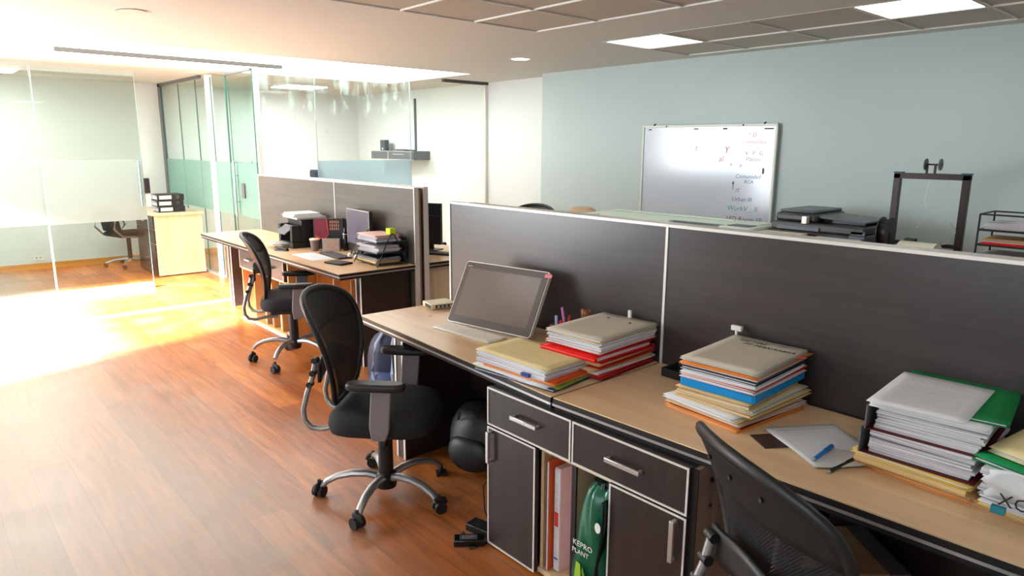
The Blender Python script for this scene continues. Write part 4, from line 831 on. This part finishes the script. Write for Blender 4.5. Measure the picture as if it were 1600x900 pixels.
# wire trays with stacks of papers
wt = thing('wire_letter_tray', 'black wire letter tray overflowing with papers beside the partition end', 'letter tray', (2.77, 4.68, DH), math.radians(0))
g = G()
for y in (-.18, .17):
    g.tube([(-.14, y, .0), (-.02, y-.0, .235), (.0, y, .245), (.02, y, .235), (.13, y, 0)], .0045, 6)
for z_ in (.02, .10, .18):
    g.tube([(-.13, -.17, z_), (.125, -.17, z_), (.125, .165, z_), (-.13, .165, z_)], .0035, 6, closed=True)
obj('wire_frame', g, BLKP, wt)
for z_ in (.02, .10, .18): obj('shelf', G().box((-.12, -.165, z_-.001), (.12, .16, z_+.001)), BLKR, wt)
obj('side_plate', G().box((.125, -.17, .02), (.129, .165, .21)), BLKR, wt)
stack('on the far wire tray, lowest shelf', 'papers in the far wire tray', 2.765, 4.69, .21, .29, 0, [(f_, 'manila', .012), (f_, 'kraft', .010), (f_, 'grey', .010), (f_, 'black', .010)], z=DH+.021)
stack('on the far wire tray, middle shelf', 'papers in the far wire tray', 2.765, 4.69, .21, .29, 0, [(f_, 'grey', .012), (p_, 'white', .014), (f_, 'rose', .012), (f_, 'white', .012)], z=DH+.101)
stack('on the far wire tray, top shelf', 'papers in the far wire tray', 2.765, 4.69, .21, .29, 0, [(p_, 'white', .016), (f_, 'grey', .014), (f_, 'rose', .012), (f_, 'pink', .008)], z=DH+.181)
tag(obj('sticky_note_block', G().box((-.025, -.03, 0), (.025, .03, .045)), mat('neon yellow', (200, 232, 20), .6), loc=(2.80, 4.57, DH+.235), bev=.003), 'neon yellow note block on top of the far paper tray', 'note block')

# other side of the far partition
fm = thing('monitor', 'black monitor back seen past the far partition end', 'monitor', (3.47, 5.00, DH), math.radians(24))
obj('housing', G().box((0, -.10, .05), (.035, .16, .41)), mat('navy black shell', (34, 36, 48), .35), fm, bev=.004); obj('vent_ridge', G().box((-.003, -.09, .30), (0, .15, .305)), GRYP, fm); obj('stand', G().box((0, -.02, 0), (.02, .03, .07)).box((-.06, -.08, 0), (.08, .1, .008)), BLKP, fm)
k3 = dup(kb2, (3.40, 4.72, DH), .5, 'black keyboard on the desk beyond the far partition end')

# ================================================================ OFFICE BEHIND GLASS (left)
oc = thing('side_cabinet', 'pale wooden desk cabinet behind the glass with dark drawers', 'cabinet', (0, 0, 0))
obj('body', G().box((2.36, 9.40, .012), (2.93, 10.25, .775)), MAPLEX, oc, smooth=0); obj('top', G().box((2.33, 9.37, .775), (2.95, 10.28, .80)), MAPLEX, oc, smooth=0)
obj('base', G().box((2.38, 9.42, 0), (2.91, 10.23, .012)), EDGE, oc)
for z0, z1 in ((.60, .765), (.42, .59), (.02, .41)):
    dr = obj('drawer', G().box((2.345, 9.42, z0), (2.36, 10.23, z1)), WENGE, oc); obj('handle', G().box((2.325, 9.75, (z0+z1)/2), (2.345, 9.90, (z0+z1)/2+.012)), CHROME, dr)
BM = mat('binder black marbled', (40, 40, 44), .55, noise=.4, nscale=60)
for k, (dx, rz, lb) in enumerate(((0, 0, 'bottom black lever arch binder on the pale wooden cabinet'), (-.012, .03, 'middle black lever arch binder on the pale wooden cabinet'), (-.004, .0, 'top black lever arch binder on the pale wooden cabinet'))):
    t = thing('lever_arch_binder', lb, 'binder', (2.62+dx, 9.52, .80+.076*k), rz, 'black binders on the office cabinet')
    obj('cover', G().box((-.17, 0, 0), (.15, .28, .004)).box((-.17, 0, .070), (.15, .28, .074)).box((-.17, 0, .004), (.15, .004, .070)), BM, t); obj('pages', G().box((-.15, .01, .006), (.14, .27, .05)), PAGES, t)
    obj('spine_label', G().box((-.145, -.0015, .015), (.0, -.0003, .060)), PAPER, t)
    obj('finger_ring', G().tube([(.075+.016*math.cos(q), -.002, .037+.016*math.sin(q)) for q in [2*PI*i/14 for i in range(14)]], .0035, 6, closed=True, up=(0, 1, 0)), CHROME, t)
oc2 = thing('visitor_chair', 'black office chair with grey arms behind the glass door', 'chair', (2.30, 10.55, 0), math.radians(15))
for k in range(5):
    a = 2*PI*k/5+.2; lg = obj('leg', G().tube([(.03*math.cos(a), .03*math.sin(a), .10), (.18*math.cos(a), .18*math.sin(a), .10), (.30*math.cos(a), .30*math.sin(a), .06)], .018, 8), STEEL, oc2); obj('caster', G().cyl((.30*math.cos(a)-.015, .30*math.sin(a), .03), (.30*math.cos(a)+.015, .30*math.sin(a), .03), .03), BLKR, lg)
obj('gas_column', G().cyl((0, 0, .08), (0, 0, .40), .028), BLKP, oc2)
obj('seat', G().box((-.22, -.23, .42), (.23, .23, .48)), FABR, oc2, bev=.025)
obj('backrest', G().grid(lambda a, b: Vector((-.23-.05*b+.03*(a*2-1)**2, (a*2-1)*.22, .50+.28*b)), 8, 6), FABR, oc2, solid=.03, smooth=80)
for s in (-1, 1): obj('armrest', G().tube([(-.20, s*.25, .70), (-.28, s*.25, .66), (-.30, s*.25, .55), (-.20, s*.25, .44), (.0, s*.25, .42), (.10, s*.25, .55), (.05, s*.25, .66), (-.1, s*.25, .68)], .014, 8), STEEL, oc2, smooth=80)
sk = thing('wall_socket', 'small white socket low on the back wall behind the glass', 'socket', (1.30, YF-.006, .16), 0)
obj('plate', G().box((-.06, -.006, -.04), (.06, .006, .04)), WHT, sk, bev=.002); obj('hole', G().cyl((-.02, -.007, 0), (-.02, -.006, 0), .008).cyl((.02, -.007, 0), (.02, -.006, 0), .008), GRYP, sk)
# office behind glass (right)
sh = thing('floating_shelf', 'grey floating wall shelf with drawer behind the glass', 'shelf', (XR2, 9.45, 1.44), 0)
obj('body', G().box((-.30, -.61, 0), (0, .62, .13)), GRYP, sh, bev=.003); obj('trim', G().box((-.304, -.61, .12), (-.30, .62, .13)).box((-.304, -.61, 0), (-.30, .62, .008)).box((-.304, .10, 0), (-.30, .12, .13)).box((-.304, -.56, 0), (-.30, -.55, .13)), LGRY, sh)
obj('drawer_handle', G().box((-.315, -.35, .075), (-.304, -.05, .085)), LGRY, sh)
lp = thing('laptop', 'closed dark laptop lying on the floating shelf', 'laptop', (XR2-.16, 9.32, 1.57), .1)
obj('base', G().box((-.12, -.17, 0), (.12, .17, .012)), GRYP, lp, bev=.003); obj('lid', G().box((-.12, -.17, .013), (.12, .17, .020), M=Matrix.Rotation(.06, 4, 'Y')), GRYP, lp, bev=.002)
sp = thing('speaker', 'small dark speaker standing on the floating shelf', 'speaker', (XR2-.15, 9.90, 1.57), 0)
obj('body', G().box((-.04, -.07, 0), (.04, .07, .17)), mat('slate plastic', (60, 68, 74), .5), sp, bev=.004); obj('led_panel', G().box((-.042, -.02, .02), (-.0402, .02, .045)), WHT, sp)
tag(obj('cable_duct', G().box((XR2-.02, 9.19, 1.58), (XR2, 9.23, 2.36)), GRYP, bev=.002), 'dark vertical cable duct rising above the floating shelf', 'cable duct')
tag(obj('dark_parcel', G().box((4.00, 8.3, 0), (4.13, 8.45, 1.33)).box((4.005, 8.305, 1.33), (4.125, 8.445, 1.345)), mat('dark blue shell', (44, 58, 78), .5), bev=.01), 'dark blue cabinet top just above the far partition behind glass', 'cabinet')

# ================================================================ WHITEBOARD SIDE
wb = thing('whiteboard', 'wheeled whiteboard with coloured handwriting leaning by the right wall', 'whiteboard', (5.80, 3.80, 0), math.radians(4))
y0, y1, z0, z1 = -.68, .68, .93, 1.84
obj('board', G().box((-.006, y0, z0), (.01, y1, z1)), mat('enamel white', (196, 202, 214), .16, spec=.8), wb, smooth=0)
obj('frame', G().box((-.016, y0-.02, z1), (.014, y1+.02, z1+.022)).box((-.016, y0-.02, z0-.022), (.014, y1+.02, z0)).box((-.016, y0-.022, z0), (.014, y0, z1)).box((-.016, y1, z0), (.014, y1+.022, z1)), mat('pale frame', (206, 212, 200), .35), wb, bev=.003)
obj('stand_leg', G().box((-.01, y0-.01, 0), (.012, y0+.02, z0)).box((-.01, y1-.02, 0), (.012, y1+.01, z0)), mat('pale frame', 0), wb)
obj('clip', G().cyl((-.02, .56, z1+.022), (0, .56, z1+.032), .008).cyl((-.02, .42, z1+.01), (-.016, .42, z1+.01), .008).cyl((-.02, -.38, z1+.01), (-.016, -.38, z1+.01), .008).cyl((-.02, -.58, z1+.022), (0, -.58, z1+.03), .008), BLKP, wb)
obj('magnet', G().box((-.014, .60, z1-.025), (-.006, .63, z1-.015)).box((-.014, .08, z1-.025), (-.006, .12, z1-.012)).box((-.014, -.22, z1-.028), (-.006, -.18, z1-.012)).box((-.014, -.66, z1-.03), (-.006, -.58, z1-.018)).box((-.014, -.60, 1.42), (-.006, -.588, 1.47)), BLKP, wb)
PINK = mat('pink marker', (190, 84, 108), .5); BLUM = mat('blue marker', (70, 96, 150), .5); TEALM = mat('teal marker', (30, 150, 140), .5); BLKM = mat('faded black marker', (70, 72, 86), .5)
for s_t, sz, m_, y, z_ in (('* D', .055, PINK, -.43, 1.745), ('contenidos', .05, PINK, -.38, 1.685), ('V . P . G', .05, BLKM, -.41, 1.585), ('Planos', .055, mat('violet marker', (140, 110, 140), .5), -.42, 1.53), ('#', .05, BLUM, -.36, 1.475), ('+', .06, BLUM, -.26, 1.475), ('Comunidad', .052, BLUM, -.33, 1.375), ('RCA', .045, BLKM, -.42, 1.33), ('IT', .05, BLUM, -.34, 1.245), ('Urban III', .055, BLUM, -.31, 1.165), ('WorkV__II', .065, TEALM, -.27, 1.055), ('LED Room 10', .06, BLKM, -.265, .96), ('Y', .09, PINK, -.20, 1.60), ('al', .08, PINK, -.15, 1.52), ('t', .08, PINK, .10, 1.62)):
    text('handwriting', s_t, sz, m_, wb, (-.0066, y, z_+(.022 if z_ < 1.1 else 0)), FACE, ext=.0002, shear=.15)
obj('drawn_arrow', G().prism([(0, .08), (-.014, .05), (-.004, .05), (-.003, 0), (.003, 0), (.004, .05), (.014, .05)], 0, .0005, M=Matrix.Translation((-.0066, -.315, 1.27)) @ Matrix(((0, 0, -1, 0), (-1, 0, 0, 0), (0, 1, 0, 0), (0, 0, 0, 1)))), BLKM, wb, smooth=0)
# side table carrying printers
TT = .80
tb_ = thing('side_table', 'long low side table under the wall carrying the printers', 'table', (0, 0, 0))
obj('tabletop', G().box((4.85, .75, TT-.03), (5.82, 2.68, TT)), MAPLE, tb_, bev=.003)
for x, y in ((4.9, .8), (5.77, .8), (4.9, 2.62), (5.77, 2.62)): obj('leg', G().box((x-.025, y-.025, 0), (x+.025, y+.025, TT-.03)), ALU, tb_)
# wide-format plotter
PGN = mat('pale green plastic', (206, 220, 204), .4)
pl = thing('large_format_plotter', 'long pale green plotter in front of the whiteboard', 'plotter', (5.15, 3.62, 0), 0)
prof = [(-.28, .80), (-.30, .90), (-.27, 1.0), (-.20, 1.035), (0, 1.055), (.16, 1.05), (.22, .98), (.22, .80)]
obj('body', G().add([(x, s, z_) for s in (-.84, .84) for x, z_ in prof], [tuple(range(8))[::-1], tuple(range(8, 16))]+[(i, (i+1) % 8, 8+(i+1) % 8, 8+i) for i in range(8)]), PGN, pl, bev=.015)
obj('end_cover', G().box((-.31, -.90, .78), (.24, -.60, 1.045)), PGN, pl, bev=.02); obj('end_cover', G().box((-.31, .70, .78), (.24, .90, 1.035)), PGN, pl, bev=.02)
obj('lid_window', G().box((-.25, -.58, 1.03), (-.12, -.10, 1.034), M=Matrix.Translation((0, 0, .004))), GRYP, pl); obj('control_panel', G().box((-.26, -.84, 1.046), (-.12, -.66, 1.050)), GRYP, pl)
obj('lid_ridge', G().tube([(-.02, .68, 1.06), (-.02, -.58, 1.06)], .008, 8), PGN, pl)
for y in (-.7, .7): obj('leg', G().box((-.04, y-.03, .06), (.04, y+.03, .79)).box((-.25, y-.03, 0), (.25, y+.03, .06)), GRYP, pl)
# multifunction printer
mf = thing('multifunction_printer', 'bulky grey multifunction printer on the side table', 'printer', (5.33, 2.345, TT), 0)
MG = mat('slate grey plastic', (92, 96, 102), .4); MD = mat('charcoal plastic', (58, 58, 62), .4)
obj('body', G().box((-.26, -.26, 0), (.27, .33, .24)), MD, mf, bev=.012)
obj('scanner_deck', G().box((-.28, -.37, .24), (.28, .33, .30)), MD, mf, bev=.012)
obj('document_feeder', G().box((-.24, .0, .30), (.27, .32, .365)), MD, mf, bev=.02); obj('feeder_cover', G().box((-.22, .02, .365), (.25, .30, .39)), MG, mf, bev=.012)
obj('feeder_tray', G().box((-.20, -.34, -.008), (.22, .06, .008), M=Matrix.Translation((0, 0, .345)) @ Matrix.Rotation(.06, 4, 'X')), MG, mf, bev=.006)
for x in (-.10, .10): obj('paper_guide', G().box((x, -.30, .30), (x+.01, .0, .335)), MG, mf)
obj('output_bin', G().box((-.28, -.375, .12), (.24, -.26, .24)).box((-.28, -.375, .24), (-.262, -.27, .275)).box((.222, -.375, .24), (.24, -.27, .275)), MG, mf, bev=.006)
obj('hinge', G().box((-.285, .05, .295), (-.24, .09, .35)), ALUW, mf, bev=.003)
obj('front_panel', G().box((-.292, -.05, .245), (-.280, .28, .275)), MG, mf, bev=.003)
fb = thing('carton', 'pale carton standing on the side table before the grey printer', 'box', (4.93, 2.52, TT), .05)
obj('body', G().box((-.05, -.17, 0), (.05, .15, .225)), mat('pale board', (212, 206, 178), .7), fb, bev=.002); obj('lid', G().box((-.052, -.172, .225), (.052, .152, .232)), mat('pale board', 0), fb)
tc_ = thing('touch_panel', 'tilted grey operating panel beside the pale carton', 'control panel', (4.94, 2.14, TT), 0)
obj('screen', G().box((-.01, -.17, 0), (.01, .15, .2), M=Matrix.Translation((0, 0, .03)) @ Matrix.Rotation(.35, 4, 'Y')), LGRY, tc_, bev=.003); obj('foot', G().box((-.04, -.12, 0), (.10, .1, .03)), GRYP, tc_); obj('blue_sticker', G().box((-.013, -.15, .14), (-.0105, -.09, .19), M=Matrix.Translation((0, 0, .03)) @ Matrix.Rotation(.35, 4, 'Y')), BLUM, tc_)
# 3D printer
ALB = mat('black anodised extrusion', (58, 48, 46), .35, .4); BLUP = mat('blue anodised', (20, 96, 130), .35)
p3 = thing('three_d_printer', 'open-frame 3D printer with tall black arch and spool holder', '3D printer', (5.30, 1.675, TT), 0)
obj('arch_frame', G().box((-.02, .19, .08), (.02, .235, .68)).box((-.02, -.235, .08), (.02, -.19, .68)).box((-.02, -.235, .645), (.02, .235, .685)), ALB, p3, bev=.003)
obj('base_frame', G().box((-.20, -.20, .03), (.20, .20, .08)).box((-.22, -.235, 0), (-.17, .235, .05)).box((.17, -.235, 0), (.22, .235, .05)), ALB, p3, bev=.004)
obj('corner_cap', G().box((-.022, .18, .685), (.022, .24, .692)), BLUP, p3)
obj('corner_cap', G().box((-.022, -.24, .685), (.022, -.18, .692)), BLUP, p3)
obj('print_bed', G().box((-.16, -.155, .10), (.16, .155, .11)), mat('bed glass', (60, 62, 66), .2), p3)
obj('gantry', G().box((-.03, -.235, .19), (-.005, .235, .215)), ALB, p3); obj('print_head', G().box((-.08, .03, .15), (-.03, .10, .24)), BLKP, p3, bev=.004)
obj('head_fan', G().cyl((-.085, .065, .19), (-.08, .065, .19), .022), BLUP, p3); obj('motor', G().box((-.04, .24, .17), (.0, .27, .23)), BLUP, p3, bev=.003)
obj('spool_holder', G().cyl((0, -.055, .745), (0, .055, .745), .006).box((-.01, .03, .685), (.01, .04, .75)).box((-.01, -.02, .685), (.01, -.01, .75)), BLKP, p3)
for y in (.045, -.045): obj('spool_flange', G().lathe([(.012, -.006), (.038, -.004), (.04, .004), (.012, .006)], n=18, M=Matrix.Translation((0, y, .745)) @ Matrix.Rotation(PI/2, 4, 'X')), GRYP, p3)
obj('filament', G().tube([(0, .02, .70), (-.01, .01, .62), (-.02, .02, .5), (-.01, -.02, .40), (.0, .06, .30)], .0018, 6), PAPER, p3, smooth=80)
obj('feed_tube', G().tube([(-.03, -.19, .33), (-.05, -.16, .36), (-.05, -.20, .30), (-.04, -.15, .22), (-.06, -.05, .2)], .003, 6), WHT, p3, smooth=80)
sf = thing('filament_spool', 'black filament spool standing left of the 3D printer', 'spool', (4.95, 1.80, TT), 0)
obj('spool', G().lathe([(.03, -.03), (.10, -.03), (.10, -.024), (.07, -.022), (.07, .022), (.10, .024), (.10, .03), (.03, .03)], n=28, M=Matrix.Translation((0, 0, .30)) @ Matrix.Rotation(PI/2, 4, 'X')), BLKP, sf); obj('holder', G().box((-.02, -.035, 0), (.02, .035, .30)), BLKP, sf)
rl = thing('paper_roll', 'cream roll of material lying before the 3D printer', 'roll', (4.98, 1.60, TT), 0)
obj('roll', G().cyl((0, -.11, .125), (0, .11, .125), .125, 28), mat('cream roll', (222, 218, 196), .6), rl); obj('core', G().cyl((0, -.112, .125), (0, -.1105, .125), .03), mat('card core', (150, 130, 100), .7), rl)
ct = G(); r = random.Random(4)
pts = [(5.12+.12*math.sin(i*.7)+r.uniform(-.02, .02), 1.39+.03*math.cos(i*1.1)+r.uniform(-.02, .02), TT+.012+.006*i+r.uniform(0, .01)) for i in range(26)]
tag(obj('cable_bundle', ct.tube(pts, .006, 6), BLKP, smooth=80), 'tangle of black cables between the 3D printer and letter trays', 'cable')
# letter trays right
lt_ = thing('letter_tray', 'black three-tier wire letter tray at the right edge of the side table', 'letter tray', (5.30, 1.10, TT), 0)
g = G()
for z_ in (.02, .155, .25, .345, .445):
    g.tube([(-.16, -.22, z_), (.16, -.22, z_), (.16, .22, z_), (-.16, .22, z_)], .006, 6, closed=True)
for x in (-.16, .16):
    for y in (-.22, .22): g.cyl((x, y, 0), (x, y, .445), .006, 8)
obj('wire_frame', g, BLKP, lt_)
for z_ in (.155, .25, .345):
    g = G()
    for i in range(9): g.cyl((-.16+.04*i, -.22, z_), (-.16+.04*i, .22, z_), .0022, 6)
    obj('shelf_wires', g, BLKP, lt_)
stack('on the right letter tray, lower shelf', 'papers in the right letter tray', 5.29, 1.10, .29, .40, 0, [(f_, 'orange', .010), (f_, 'yellow', .010), (f_, 'grey', .014)], z=TT+.162)
stack('on the right letter tray, middle shelf', 'papers in the right letter tray', 5.29, 1.10, .29, .39, 0, [(f_, 'bright', .014), (f_, 'beige', .012), (f_, 'kraft', .010)], z=TT+.257)
stack('on the right letter tray, upper shelf', 'papers in the right letter tray', 5.29, 1.10, .28, .40, 0, [(f_, 'grey', .014), (f_, 'white', .014), (p_, 'white', .012)], z=TT+.352)
tag(obj('tan_cushion', G().grid(lambda a, b: Vector((.10*math.cos(a*2*PI)*math.sin(b*PI)**.6, .16*math.sin(a*2*PI)*math.sin(b*PI)**.6, .05-.05*math.cos(b*PI))), 20, 10), card('tan', (196, 168, 140)), loc=(5.1, 4.70, .966), smooth=80), 'tan bag hump visible above the partition beside the plotter', 'bag')
fc = thing('filing_cabinet', 'pale low filing cabinet at the far end of the plotter', 'cabinet', (5.1, 4.72, 0), 0)
obj('body', G().box((-.2, -.18, 0), (.2, .18, .965)), PGN, fc, bev=.006)
for z_ in (.1, .38, .66): dw = obj('drawer', G().box((-.21, -.165, z_), (-.201, .165, z_+.25)), LGRY, fc, bev=.002); obj('handle', G().box((-.225, -.05, z_+.18), (-.211, .05, z_+.195)), GRYP, dw)
